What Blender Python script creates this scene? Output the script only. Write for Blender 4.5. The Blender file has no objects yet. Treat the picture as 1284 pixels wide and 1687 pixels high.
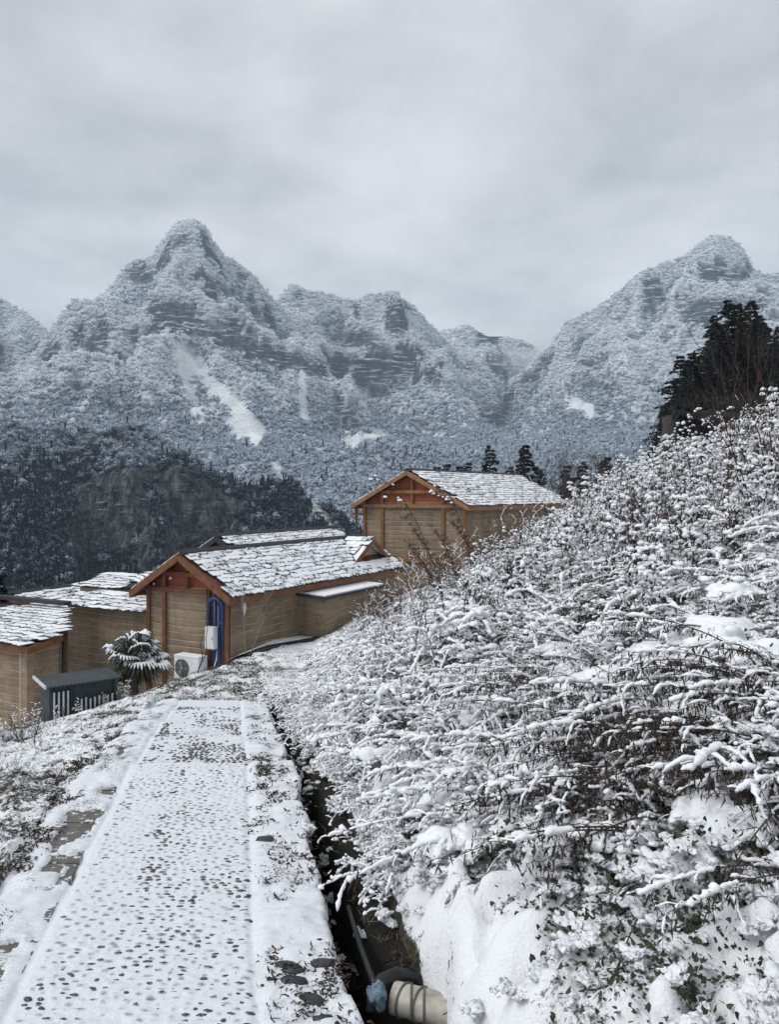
import bpy, math, random
import numpy as np
from mathutils import Vector, Matrix

sc = bpy.context.scene
R = math.radians

# ------------------------------------------------------------------ camera
F, HX, HY, CZ = 1288.0, 642.0, 815.0, 1.6
cam_d = bpy.data.cameras.new('camera')
cam = bpy.data.objects.new('camera', cam_d)
sc.collection.objects.link(cam)
cam.location = (0, 0, CZ)
cam.rotation_euler = (R(90), 0, 0)
cam_d.sensor_fit = 'VERTICAL'
cam_d.sensor_height = 36.0
cam_d.lens = F / 1687.0 * 36.0
cam_d.shift_y = -28.5 / 1687.0
cam_d.clip_start = 0.05
cam_d.clip_end = 9000
sc.camera = cam

# ------------------------------------------------------------------ sky
W = bpy.data.worlds.new('World')
sc.world = W
W.use_nodes = True
wn, wl = W.node_tree.nodes, W.node_tree.links
wn.clear()
SUN_DIR = Vector((-0.62, -0.22, 0.75)).normalized()
w_out = wn.new('ShaderNodeOutputWorld')
w_sky = wn.new('ShaderNodeTexSky')
w_sky.sky_type = 'NISHITA'
w_sky.sun_disc = False
w_sky.sun_elevation = math.asin(SUN_DIR.z)
w_sky.sun_rotation = math.atan2(SUN_DIR.x, SUN_DIR.y)
w_b1 = wn.new('ShaderNodeBackground')
w_b1.inputs['Strength'].default_value = 0.08
wl.new(w_sky.outputs[0], w_b1.inputs['Color'])
w_tc = wn.new('ShaderNodeTexCoord')
w_sep = wn.new('ShaderNodeSeparateXYZ')
wl.new(w_tc.outputs['Generated'], w_sep.inputs[0])
w_abs = wn.new('ShaderNodeMath'); w_abs.operation = 'ABSOLUTE'
wl.new(w_sep.outputs[2], w_abs.inputs[0])
w_add = wn.new('ShaderNodeMath'); w_add.operation = 'ADD'; w_add.inputs[1].default_value = 0.22
wl.new(w_abs.outputs[0], w_add.inputs[0])
w_div = wn.new('ShaderNodeVectorMath'); w_div.operation = 'DIVIDE'
w_cmb = wn.new('ShaderNodeCombineXYZ')
for k in range(3):
    wl.new(w_add.outputs[0], w_cmb.inputs[k])
wl.new(w_tc.outputs['Generated'], w_div.inputs[0])
wl.new(w_cmb.outputs[0], w_div.inputs[1])
w_n1 = wn.new('ShaderNodeTexNoise')
w_n1.inputs['Scale'].default_value = 2.1
w_n1.inputs['Detail'].default_value = 9
w_n1.inputs['Roughness'].default_value = 0.56
w_n1.inputs['Distortion'].default_value = 0.15
wl.new(w_div.outputs[0], w_n1.inputs['Vector'])
w_rmp = wn.new('ShaderNodeValToRGB')
w_rmp.color_ramp.elements[0].position = 0.33
w_rmp.color_ramp.elements[0].color = (0.395, 0.412, 0.440, 1)
w_rmp.color_ramp.elements[1].position = 0.67
w_rmp.color_ramp.elements[1].color = (0.625, 0.636, 0.655, 1)
wl.new(w_n1.outputs[0], w_rmp.inputs[0])
w_b2 = wn.new('ShaderNodeBackground')
w_b2.inputs['Strength'].default_value = 1.0
wl.new(w_rmp.outputs[0], w_b2.inputs['Color'])
w_mix = wn.new('ShaderNodeMixShader')
w_mix.inputs[0].default_value = 0.93
wl.new(w_b1.outputs[0], w_mix.inputs[1])
wl.new(w_b2.outputs[0], w_mix.inputs[2])
wl.new(w_mix.outputs[0], w_out.inputs['Surface'])

# ------------------------------------------------------------------ sun (overcast: wide and weak)
sun_d = bpy.data.lights.new('sun', 'SUN')
sun_d.energy = 1.5
sun_d.angle = R(40)
sun_d.color = (1.0, 0.985, 0.96)
sun = bpy.data.objects.new('sun', sun_d)
sc.collection.objects.link(sun)
sun.rotation_euler = SUN_DIR.to_track_quat('Z', 'Y').to_euler()
sun.location = (-20, -10, 40)

sc.view_settings.view_transform = 'Standard'
sc.view_settings.look = 'None'
sc.view_settings.exposure = 0.38
sc.view_settings.gamma = 1.0
sc.view_settings.use_curve_mapping = False
sc.cycles.max_bounces = 4
sc.cycles.diffuse_bounces = 2
sc.cycles.glossy_bounces = 2
sc.cycles.transmission_bounces = 2
sc.cycles.volume_bounces = 1
sc.cycles.use_denoising = True

# ================================================================== helpers
def U(px, py, d):
    return ((px - HX) / F * d, d, CZ + (HY - py) / F * d)

def _hash(ix, iy, iz, seed):
    h = (ix.astype(np.int64) * 374761393 + iy.astype(np.int64) * 668265263
         + iz.astype(np.int64) * 2147483647 + seed * 974711) & 0xFFFFFFFF
    h = ((h ^ (h >> 13)) * 1274126177) & 0xFFFFFFFF
    h = ((h ^ (h >> 16)) * 2246822519) & 0xFFFFFFFF
    return ((h ^ (h >> 15)) & 0xFFFFFF) / float(0xFFFFFF) * 2 - 1

def vnoise(x, y, z=0.0, seed=0):
    x, y, z = np.broadcast_arrays(np.asarray(x, float), np.asarray(y, float), np.asarray(z, float))
    ix, iy, iz = np.floor(x), np.floor(y), np.floor(z)
    fx, fy, fz = x - ix, y - iy, z - iz
    fx, fy, fz = [f * f * f * (f * (f * 6 - 15) + 10) for f in (fx, fy, fz)]
    r = 0
    for a in (0, 1):
        for b in (0, 1):
            for c in (0, 1):
                w = (fx if a else 1 - fx) * (fy if b else 1 - fy) * (fz if c else 1 - fz)
                r = r + w * _hash(ix + a, iy + b, iz + c, seed)
    return r

def fbm(x, y, z=0.0, oct=4, seed=0, gain=0.5):
    r, a, f, tot = 0, 1.0, 1.0, 0
    for k in range(oct):
        r = r + a * vnoise(np.asarray(x) * f + 17.3 * k, np.asarray(y) * f - 9.1 * k, np.asarray(z) * f, seed + k)
        tot += a; a *= gain; f *= 2.03
    return r / tot

def ridged(x, y, oct=4, seed=0):
    r, a, f, tot = 0, 1.0, 1.0, 0
    for k in range(oct):
        n = 1 - np.abs(vnoise(x * f + 5.7 * k, y * f + 3.1 * k, 0.5, seed + k)) * 2
        r = r + a * n; tot += a; a *= 0.5; f *= 2.1
    return r / tot

def sstep(a, b, x):
    t = np.clip((np.asarray(x, float) - a) / (b - a), 0, 1)
    return t * t * (3 - 2 * t)

def in_poly(px, py, poly):
    c = np.zeros(px.shape, bool)
    n = len(poly)
    for i in range(n):
        x1, y1 = poly[i]; x2, y2 = poly[(i + 1) % n]
        if y1 == y2: continue
        t = ((y1 > py) != (y2 > py)) & (px < (x2 - x1) * (py - y1) / (y2 - y1) + x1)
        c ^= t
    return c

# ------------------------------------------------------------------ mesh builder
def _ico(sub):
    t = (1 + 5 ** .5) / 2
    v = [(-1, t, 0), (1, t, 0), (-1, -t, 0), (1, -t, 0), (0, -1, t), (0, 1, t), (0, -1, -t), (0, 1, -t), (t, 0, -1), (t, 0, 1), (-t, 0, -1), (-t, 0, 1)]
    f = [(0, 11, 5), (0, 5, 1), (0, 1, 7), (0, 7, 10), (0, 10, 11), (1, 5, 9), (5, 11, 4), (11, 10, 2), (10, 7, 6), (7, 1, 8), (3, 9, 4), (3, 4, 2), (3, 2, 6), (3, 6, 8), (3, 8, 9), (4, 9, 5), (2, 4, 11), (6, 2, 10), (8, 6, 7), (9, 8, 1)]
    v = [Vector(p).normalized() for p in v]
    for _ in range(sub):
        cache, nf = {}, []
        def mid(a, b):
            k = (min(a, b), max(a, b))
            if k not in cache:
                v.append(((v[a] + v[b]) / 2).normalized()); cache[k] = len(v) - 1
            return cache[k]
        for a, b, c in f:
            ab, bc, ca = mid(a, b), mid(b, c), mid(c, a)
            nf += [(a, ab, ca), (b, bc, ab), (c, ca, bc), (ab, bc, ca)]
        f = nf
    return np.array([tuple(p) for p in v]), np.array(f)

ICO = [_ico(0), _ico(1), _ico(2)]
BLOBS = {}
for _s in (0, 1, 2):
    v, f = ICO[_s]
    pool = []
    for k in range(14):
        d = 1 + (0.34 if _s else 0.2) * fbm(v[:, 0] * 1.3 + 11 * k, v[:, 1] * 1.3, v[:, 2] * 1.3, 3, 40 + k) * 1.6
        p = v * d[:, None]
        p[:, 2] = np.where(p[:, 2] < -0.35, -0.35 + (p[:, 2] + 0.35) * 0.25, p[:, 2])
        pool.append(p)
    BLOBS[_s] = (pool, f)

class MB:
    def __init__(s):
        s.v, s.q, s.t, s.qm, s.tm, s.n = [], [], [], [], [], 0
    def add(s, v, q=None, t=None, m=0):
        v = np.asarray(v, float).reshape(-1, 3)
        if q is not None and len(q):
            q = np.asarray(q, int).reshape(-1, 4); s.q.append(q + s.n); s.qm.append(np.full(len(q), m))
        if t is not None and len(t):
            t = np.asarray(t, int).reshape(-1, 3); s.t.append(t + s.n); s.tm.append(np.full(len(t), m))
        s.v.append(v); s.n += len(v)
    def box(s, c, h, ax=None, m=0):
        c = np.asarray(c, float); h = np.asarray(h, float)
        o = np.array([(-1, -1, -1), (1, -1, -1), (1, 1, -1), (-1, 1, -1), (-1, -1, 1), (1, -1, 1), (1, 1, 1), (-1, 1, 1)]) * h
        if ax is not None: o = o @ np.asarray(ax, float)
        s.add(c + o, [(0, 3, 2, 1), (4, 5, 6, 7), (0, 1, 5, 4), (1, 2, 6, 5), (2, 3, 7, 6), (3, 0, 4, 7)], m=m)
    def bar(s, a, b, w, h, up=(0, 0, 1), m=0):
        a, b, up = Vector(a), Vector(b), Vector(up)
        d = (b - a); L = d.length; d.normalize()
        side = d.cross(up).normalized(); u2 = side.cross(d).normalized()
        s.box((a + b) / 2, (L / 2, w / 2, h / 2), [d, side, u2], m)
    def tube(s, p, r, sides=4, m=0, cap=True, sq=1.0):
        p = np.asarray(p, float); n = len(p); r = np.broadcast_to(np.asarray(r, float), (n,))
        t = np.gradient(p, axis=0); t /= np.linalg.norm(t, axis=1)[:, None] + 1e-9
        mt = np.abs(t.mean(0)); ref = np.eye(3)[2] if mt[2] < 0.75 * np.linalg.norm(mt) else np.eye(3)[0]
        n1 = np.cross(t, ref); n1 /= np.linalg.norm(n1, axis=1)[:, None] + 1e-9
        n2 = np.cross(n1, t)
        a = np.arange(sides) / sides * 2 * math.pi
        ring = (n1[:, None, :] * np.cos(a)[None, :, None] + n2[:, None, :] * (np.sin(a) * sq)[None, :, None]) * r[:, None, None] + p[:, None, :]
        i = np.arange(n - 1)[:, None] * sides; j = np.arange(sides)[None, :]; k = (j + 1) % sides
        q = np.stack([i + j, i + k, i + sides + k, i + sides + j], -1).reshape(-1, 4)
        v = ring.reshape(-1, 3); tt = []
        if cap:
            v = np.vstack([v, p[0], p[-1]]); b = n * sides
            for jj in range(sides):
                kk = (jj + 1) % sides
                tt += [(b, kk, jj), (b + 1, (n - 1) * sides + jj, (n - 1) * sides + kk)]
        s.add(v, q, tt, m)
    def blob(s, c, sz, rng, sub=1, m=0):
        pool, f = BLOBS[sub]
        p = pool[rng.integers(len(pool))]
        a = rng.uniform(0, 6.283); ca, sa = math.cos(a), math.sin(a)
        p = p * np.asarray(sz, float)
        p = np.stack([p[:, 0] * ca - p[:, 1] * sa, p[:, 0] * sa + p[:, 1] * ca, p[:, 2]], 1)
        s.add(p + np.asarray(c, float), t=f, m=m)
    def prism(s, poly, off, m=0):
        poly = np.asarray(poly, float); n = len(poly); off = np.asarray(off, float)
        v = np.vstack([poly, poly + off])
        t = [(0, i + 1, i) for i in range(1, n - 1)] + [(n, n + i, n + i + 1) for i in range(1, n - 1)]
        q = [(i, (i + 1) % n, n + (i + 1) % n, n + i) for i in range(n)]
        s.add(v, q, t, m)
    def mesh(s, name, mats, smooth=True, base=None):
        me = bpy.data.meshes.new(name)
        v = np.vstack(s.v) if s.v else np.zeros((0, 3))
        if base is not None: v = v - np.asarray(base, float)
        q = np.vstack(s.q) if s.q else np.zeros((0, 4), int)
        t = np.vstack(s.t) if s.t else np.zeros((0, 3), int)
        me.vertices.add(len(v)); me.vertices.foreach_set('co', v.astype(np.float32).ravel())
        me.loops.add(q.size + t.size)
        me.loops.foreach_set('vertex_index', np.concatenate([q.ravel(), t.ravel()]).astype(np.int32))
        me.polygons.add(len(q) + len(t))
        st = np.concatenate([np.arange(len(q)) * 4, q.size + np.arange(len(t)) * 3]).astype(np.int32)
        me.polygons.foreach_set('loop_start', st)
        mi = np.concatenate(([np.concatenate(s.qm)] if s.qm else []) + ([np.concatenate(s.tm)] if s.tm else []) + [np.zeros(0)]).astype(np.int32)
        for mt in (mats if isinstance(mats, (list, tuple)) else [mats]): me.materials.append(mt)
        me.polygons.foreach_set('material_index', mi)
        me.polygons.foreach_set('use_smooth', np.full(len(q) + len(t), bool(smooth)))
        me.update(calc_edges=True)
        return me
    def build(s, name, mats, parent=None, smooth=True, base=None):
        if base is None and parent is not None and 'base' in BASE.get(parent.name, {}): base = BASE[parent.name]['base']
        o = obj(name, s.mesh(name, mats, smooth, base), parent)
        if base is not None:
            BASE[o.name] = {'base': base}
            if parent is None: o.location = base
        return o

BASE = {}
COL = sc.collection
def obj(name, me, parent=None):
    o = bpy.data.objects.new(name, me)
    COL.objects.link(o)
    if parent is not None: o.parent = parent
    return o
def tag(o, label=None, cat=None, group=None, kind=None):
    if label: o['label'] = label
    if cat: o['category'] = cat
    if group: o['group'] = group
    if kind: o['kind'] = kind
    return o
def thing(name, base, label, cat, group=None):
    o = bpy.data.objects.new(name, None)
    o.empty_display_size = 0.2
    COL.objects.link(o); o.location = base
    BASE[o.name] = {'base': tuple(base)}
    return tag(o, label, cat, group)
def grid_quads(ny, nx):
    i = np.arange(ny - 1)[:, None] * nx; j = np.arange(nx - 1)[None, :]
    return np.stack([i + j, i + j + 1, i + nx + j + 1, i + nx + j], -1).reshape(-1, 4)
def attr(me, name, vals, typ='FLOAT'):
    a = me.attributes.new(name, typ, 'POINT')
    a.data.foreach_set('value' if typ in ('FLOAT', 'INT') else 'vector', np.asarray(vals).astype(np.int32 if typ == 'INT' else np.float32).ravel())

# geometry-nodes scatter for uncountable cover: one object, meshes instanced on its points
def scatter(name, pts, rot, scl, idx, meshes, label, cat, kind='stuff', parent=None):
    col = bpy.data.collections.new(name + '_pieces')
    for k, me in enumerate(meshes):
        o = bpy.data.objects.new('%s_piece_%02d' % (name, k), me); col.objects.link(o)
    me = bpy.data.meshes.new(name)
    me.vertices.add(len(pts)); me.vertices.foreach_set('co', np.asarray(pts, np.float32).ravel())
    attr(me, 'rot', rot, 'FLOAT_VECTOR'); attr(me, 'scl', scl, 'FLOAT_VECTOR'); attr(me, 'pick', idx, 'INT')
    o = obj(name, me, parent)
    g = bpy.data.node_groups.new(name, 'GeometryNodeTree')
    g.interface.new_socket('Geometry', in_out='INPUT', socket_type='NodeSocketGeometry')
    g.interface.new_socket('Geometry', in_out='OUTPUT', socket_type='NodeSocketGeometry')
    N, L = g.nodes, g.links
    gi, go = N.new('NodeGroupInput'), N.new('NodeGroupOutput')
    ci = N.new('GeometryNodeCollectionInfo'); ci.inputs['Collection'].default_value = col
    ci.inputs['Separate Children'].default_value = True; ci.inputs['Reset Children'].default_value = True
    iop = N.new('GeometryNodeInstanceOnPoints'); iop.inputs['Pick Instance'].default_value = True
    def na(nm, typ):
        n = N.new('GeometryNodeInputNamedAttribute'); n.data_type = typ; n.inputs['Name'].default_value = nm
        return n.outputs['Attribute']
    e2r = N.new('FunctionNodeEulerToRotation')
    L.new(na('rot', 'FLOAT_VECTOR'), e2r.inputs[0])
    L.new(gi.outputs[0], iop.inputs['Points']); L.new(ci.outputs[0], iop.inputs['Instance'])
    L.new(na('pick', 'INT'), iop.inputs['Instance Index']); L.new(e2r.outputs[0], iop.inputs['Rotation'])
    L.new(na('scl', 'FLOAT_VECTOR'), iop.inputs['Scale']); L.new(iop.outputs[0], go.inputs[0])
    m = o.modifiers.new('scatter', 'NODES'); m.node_group = g
    return tag(o, label, cat, None, kind)

# ------------------------------------------------------------------ materials
MAT = {}
class NT:
    def __init__(s, name):
        s.m = bpy.data.materials.new(name); s.m.use_nodes = True
        s.n, s.l = s.m.node_tree.nodes, s.m.node_tree.links
        s.b = s.n['Principled BSDF']; s.out = s.n['Material Output']
        s.b.inputs['Specular IOR Level'].default_value = 0.3
        MAT[name] = s.m
    def coord(s, kind='Object', scale=(1, 1, 1)):
        c = s.n.new('ShaderNodeTexCoord'); mp = s.n.new('ShaderNodeMapping')
        mp.inputs['Scale'].default_value = scale
        s.l.new(c.outputs[kind], mp.inputs[0]); return mp.outputs[0]
    def noise(s, vec, scale, detail=4, rough=0.55, dist=0.0):
        n = s.n.new('ShaderNodeTexNoise'); n.inputs['Scale'].default_value = scale
        n.inputs['Detail'].default_value = detail; n.inputs['Roughness'].default_value = rough
        n.inputs['Distortion'].default_value = dist
        if vec is not None: s.l.new(vec, n.inputs['Vector'])
        return n.outputs[0]
    def ramp(s, fac, stops):
        r = s.n.new('ShaderNodeValToRGB'); e = r.color_ramp.elements
        while len(e) < len(stops): e.new(0.5)
        for x, (p, c) in zip(e, stops):
            x.position = p; x.color = (c, c, c, 1) if isinstance(c, (int, float)) else (*c, 1)
        s.l.new(fac, r.inputs[0]); return r.outputs[0]
    def math(s, op, a, b=None, clamp=False):
        m = s.n.new('ShaderNodeMath'); m.operation = op; m.use_clamp = clamp
        for k, x in enumerate((a, b)):
            if x is None: continue
            if isinstance(x, (int, float)): m.inputs[k].default_value = x
            else: s.l.new(x, m.inputs[k])
        return m.outputs[0]
    def mix(s, fac, a, b, mode='MIX'):
        m = s.n.new('ShaderNodeMix'); m.data_type = 'RGBA'; m.blend_type = mode
        for k, x in ((0, fac), (6, a), (7, b)):
            if isinstance(x, (int, float)): m.inputs[k].default_value = x
            elif isinstance(x, tuple): m.inputs[k].default_value = (*x, 1)
            else: s.l.new(x, m.inputs[k])
        return m.outputs[2]
    def attr(s, name):
        a = s.n.new('ShaderNodeAttribute'); a.attribute_name = name; return a
    def rnd(s):
        return s.n.new('ShaderNodeObjectInfo').outputs['Random']
    def normz(s):
        g = s.n.new('ShaderNodeNewGeometry'); x = s.n.new('ShaderNodeSeparateXYZ')
        s.l.new(g.outputs['Normal'], x.inputs[0]); return x.outputs[2]
    def base(s, c):
        if isinstance(c, tuple): s.b.inputs['Base Color'].default_value = (*c, 1)
        else: s.l.new(c, s.b.inputs['Base Color'])
    def rough(s, r):
        if isinstance(r, (int, float)): s.b.inputs['Roughness'].default_value = r
        else: s.l.new(r, s.b.inputs['Roughness'])
    def bump(s, h, strength=0.3, dist=0.02):
        b = s.n.new('ShaderNodeBump'); b.inputs['Strength'].default_value = strength
        b.inputs['Distance'].default_value = dist
        s.l.new(h, b.inputs['Height']); s.l.new(b.outputs[0], s.b.inputs['Normal'])

SNOW = (0.86, 0.88, 0.91)
def mk_snow():
    m = NT('snow'); v = m.coord()
    m.base(m.mix(m.ramp(m.noise(v, 5, 3), [(.35, 0.0), (.75, 1.0)]), SNOW, (0.81, 0.835, 0.875)))
    m.rough(0.6); m.bump(m.noise(v, 90, 4), 0.35, 0.006)
mk_snow()
def mk_plain(name, c1, c2, scale=8, rough=0.75, bump=0.3, detail=5, spec=0.3, stretch=(1, 1, 1), bscale=None, bdist=0.01):
    m = NT(name); v = m.coord(scale=stretch)
    n = m.noise(v, scale, detail, 0.6)
    m.base(m.ramp(n, [(.3, c1), (.7, c2)])); m.rough(rough)
    m.b.inputs['Specular IOR Level'].default_value = spec
    if bump: m.bump(m.noise(v, bscale or scale * 3, 4), bump, bdist)
    return m
mk_plain('stem', (0.034, 0.025, 0.020), (0.080, 0.060, 0.048), 20, 0.85, 0)
mk_plain('stem_red', (0.060, 0.030, 0.022), (0.12, 0.066, 0.046), 20, 0.85, 0)
mk_plain('dry_leaf', (0.022, 0.016, 0.013), (0.065, 0.046, 0.035), 14, 0.8, 0)
mk_plain('dry_grass', (0.050, 0.043, 0.028), (0.145, 0.120, 0.080), 9, 0.85, 0)
mk_plain('ivy_leaf', (0.012, 0.020, 0.010), (0.040, 0.055, 0.024), 9, 0.5, 0)
mk_plain('needle', (0.006, 0.010, 0.009), (0.020, 0.028, 0.023), 1.3, 0.8, 0)
mk_plain('bark', (0.030, 0.026, 0.023), (0.085, 0.075, 0.065), 10, 0.9, 0.4)
mk_plain('pale_bark', (0.14, 0.125, 0.11), (0.26, 0.24, 0.215), 10, 0.9, 0.2)
mk_plain('slate', (0.018, 0.020, 0.024), (0.055, 0.058, 0.064), 9, 0.7, 0.4)
mk_plain('slate_ridge', (0.022, 0.023, 0.026), (0.050, 0.052, 0.056), 5, 0.7, 0.4)
mk_plain('timber', (0.095, 0.036, 0.016), (0.225, 0.092, 0.040), 2.2, 0.6, 0.25, stretch=(3, 3, 3))
mk_plain('timber_pale', (0.19, 0.088, 0.038), (0.34, 0.168, 0.078), 2.2, 0.6, 0.25, stretch=(3, 3, 3))
mk_plain('timber_dark', (0.080, 0.030, 0.017), (0.165, 0.066, 0.036), 3, 0.65, 0.25)
mk_plain('red_plaster', (0.25, 0.072, 0.040), (0.36, 0.115, 0.066), 1.8, 0.85, 0.15)
mk_plain('earth_joint', (0.36, 0.295, 0.22), (0.48, 0.40, 0.31), 6, 0.95, 0.3)
mk_plain('concrete', (0.13, 0.125, 0.12), (0.25, 0.245, 0.235), 6, 0.9, 0.3)
mk_plain('pvc_blue', (0.020, 0.036, 0.110), (0.036, 0.060, 0.160), 5, 0.4, 0)
mk_plain('white_plastic', (0.58, 0.60, 0.62), (0.70, 0.715, 0.73), 4, 0.45, 0)
mk_plain('grey_plastic', (0.20, 0.205, 0.21), (0.27, 0.275, 0.28), 4, 0.5, 0)
mk_plain('black_plastic', (0.010, 0.010, 0.011), (0.026, 0.026, 0.028), 12, 0.4, 0.4)
mk_plain('blue_wrap', (0.06, 0.10, 0.15), (0.26, 0.36, 0.44), 45, 0.35, 0.6)
mk_plain('pipe_pvc', (0.26, 0.235, 0.19), (0.58, 0.56, 0.51), 14, 0.5, 0.1)
mk_plain('wire', (0.09, 0.085, 0.08), (0.15, 0.14, 0.13), 20, 0.5, 0)
mk_plain('coop_metal', (0.010, 0.022, 0.022), (0.028, 0.046, 0.046), 6, 0.55, 0.2)
mk_plain('coop_roof', (0.014, 0.020, 0.024), (0.045, 0.054, 0.060), 3, 0.5, 0.2)
mk_plain('white_paint', (0.42, 0.44, 0.45), (0.60, 0.62, 0.63), 9, 0.6, 0.1)
mk_plain('palm_leaf', (0.014, 0.020, 0.013), (0.045, 0.058, 0.036), 6, 0.55, 0)
mk_plain('rag', (0.55, 0.56, 0.57), (0.70, 0.71, 0.72), 20, 0.8, 0.3)
def mk_earth():
    m = NT('rammed_earth'); v = m.coord()
    a = m.ramp(m.noise(m.coord(scale=(1.0, 1.0, 3.0)), 1.6, 5, 0.65), [(.28, (0.190, 0.142, 0.096)), (.72, (0.310, 0.243, 0.170))])
    b = m.ramp(m.noise(v, 38, 3, .7), [(.35, 0.72), (.65, 1.12)])
    c = m.mix(1.0, a, b, 'MULTIPLY')
    r = m.ramp(m.rnd(), [(0, 0.95), (1, 1.12)])
    st = m.ramp(m.noise(m.coord(scale=(1.2, 1.2, .35)), 1.1, 5, .7), [(.34, 0.72), (.56, 1.05)])
    c = m.mix(1.0, c, st, 'MULTIPLY')
    m.base(m.mix(1.0, c, r, 'MULTIPLY')); m.rough(0.95); m.bump(m.noise(v, 45, 5, .7), 0.6, 0.012)
mk_earth()
def mk_slate_dusted():
    m = NT('slate_dusted'); v = m.coord('Object')
    o = m.n.new('ShaderNodeObjectInfo'); ad = m.n.new('ShaderNodeVectorMath'); ad.operation = 'ADD'
    m.l.new(v, ad.inputs[0]); m.l.new(o.outputs['Location'], ad.inputs[1])
    f = m.ramp(m.noise(ad.outputs[0], 7, 5, .65), [(.40, 0.0), (.50, 1.0)])
    m.base(m.mix(f, (0.055, 0.058, 0.064), (0.74, 0.765, 0.805))); m.rough(0.65); m.bump(m.noise(ad.outputs[0], 40, 4), .3, .01)
mk_slate_dusted()
def mk_pebble():
    m = NT('cobble'); g = m.n.new('ShaderNodeNewGeometry'); p = g.outputs['Position']
    c = m.ramp(m.noise(p, 9, 3), [(.3, (0.030, 0.030, 0.032)), (.52, (0.065, 0.063, 0.062)), (.72, (0.12, 0.105, 0.09))])
    f = m.ramp(m.noise(p, 150, 3, .7), [(.56, 0.0), (.68, 0.8)])
    m.base(m.mix(f, c, (0.62, 0.64, 0.67))); m.rough(0.42)
mk_pebble()
def mk_flag():
    m = NT('flagstone'); g = m.n.new('ShaderNodeNewGeometry'); p = g.outputs['Position']
    c = m.ramp(m.noise(p, 6, 5, .65), [(.3, (0.075, 0.066, 0.058)), (.7, (0.165, 0.148, 0.13))])
    f = m.ramp(m.noise(p, 16, 4, .7), [(.56, 0.0), (.63, 1.0)])
    m.base(m.mix(f, c, (0.76, 0.78, 0.82))); m.rough(0.5); m.bump(m.noise(p, 40, 4), .4, .006)
    m = NT('dark_stone'); g = m.n.new('ShaderNodeNewGeometry'); p = g.outputs['Position']
    m.base(m.ramp(m.noise(p, 18, 4), [(.3, (0.022, 0.024, 0.027)), (.7, (0.060, 0.062, 0.066))])); m.rough(0.45); m.bump(m.noise(p, 60, 4), .4, .006)
mk_flag()
def mk_ground():
    m = NT('snowy_ground'); v = m.coord()
    lit = m.ramp(m.noise(v, 22, 6, .7), [(.25, (0.014, 0.011, 0.008)), (.5, (0.045, 0.037, 0.026)), (.78, (0.10, 0.082, 0.056))])
    n = m.math('ADD', m.math('MULTIPLY', m.noise(v, 9, 6, .7), .4), m.math('MULTIPLY', m.noise(v, 30, 5, .75), .6))
    a = m.attr('snow').outputs['Fac']
    f = m.math('ADD', n, m.math('SUBTRACT', a, 0.5))
    f = m.ramp(f, [(.455, 0.0), (.53, 1.0)])
    lit = m.mix(m.ramp(a, [(.03, 1.0), (.12, 0.0)]), lit, (0.009, 0.008, 0.007))  # shade under the ditch's overhanging growth, painted as near-black earth
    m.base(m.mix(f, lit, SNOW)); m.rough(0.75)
    h = m.math('ADD', m.math('MULTIPLY', f, 0.7), m.math('MULTIPLY', m.noise(v, 60, 4, .7), 0.5))
    m.bump(h, 0.8, 0.03)
mk_ground()
def mk_path():
    m = NT('path_snow'); g = m.n.new('ShaderNodeNewGeometry'); p = g.outputs['Position']
    a = m.attr('bare').outputs['Fac']
    n = m.math('ADD', m.math('MULTIPLY', m.noise(p, 9, 5, .7), .5), m.math('MULTIPLY', m.noise(p, 70, 4, .7), .5))
    f = m.ramp(m.math('ADD', n, a), [(.60, 0.0), (.70, 1.0)])
    d = m.mix(m.ramp(m.noise(p, 120, 3), [(.45, 0.0), (.8, 1.0)]), (0.75, 0.775, 0.82), (0.58, 0.60, 0.63))
    th = m.attr('thin').outputs['Fac']
    g2 = m.ramp(m.math('MULTIPLY', th, m.math('ADD', m.noise(p, 60, 3, .7), .32)), [(.18, 0.0), (.55, .86)])
    d = m.mix(g2, d, (0.16, 0.16, 0.165))
    m.base(m.mix(f, d, (0.060, 0.055, 0.046))); m.rough(0.6)
    m.bump(m.noise(p, 110, 5, .7), 0.5, 0.006)
mk_path()
def mk_mountain():
    m = NT('mountain_ground'); g = m.n.new('ShaderNodeNewGeometry'); p = g.outputs['Position']
    mp = m.n.new('ShaderNodeMapping'); mp.inputs['Scale'].default_value = (.35, .35, 2.4); m.l.new(p, mp.inputs[0])
    rock = m.ramp(m.noise(mp.outputs[0], .028, 6, .68), [(.32, (0.022, 0.031, 0.048)), (.50, (0.055, 0.068, 0.090)), (.70, (0.125, 0.135, 0.152))])
    led = m.ramp(m.noise(mp.outputs[0], .07, 6, .75), [(.54, 0.0), (.60, 0.85)])
    mv = m.n.new('ShaderNodeMapping'); mv.inputs['Scale'].default_value = (1, 1, .18); m.l.new(p, mv.inputs[0])
    rock = m.mix(1.0, rock, m.ramp(m.noise(mv.outputs[0], .10, 5, .75), [(.40, .35), (.56, 1.15)]), 'MULTIPLY')
    rock = m.mix(led, rock, (0.66, 0.70, 0.75))
    fl = m.ramp(m.noise(p, .06, 6, .7), [(.34, (0.16, 0.19, 0.235)), (.52, (0.80, 0.84, 0.89))])
    c = m.mix(m.attr('rock').outputs['Fac'], fl, rock)
    scr = m.ramp(m.noise(p, .09, 5, .7), [(.28, (0.20, 0.19, 0.19)), (.40, (0.84, 0.86, 0.88))])
    sf = m.ramp(m.math('ADD', m.attr('scar').outputs['Fac'], m.math('MULTIPLY', m.math('SUBTRACT', m.noise(p, .09, 6, .75), .5), 1.7)), [(.42, 0.0), (.55, 1.0)])
    c = m.mix(sf, c, scr)
    m.base(c); m.rough(0.95); m.bump(m.noise(mp.outputs[0], .08, 6, .7), 1.0, 9.0)
mk_mountain()
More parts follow.
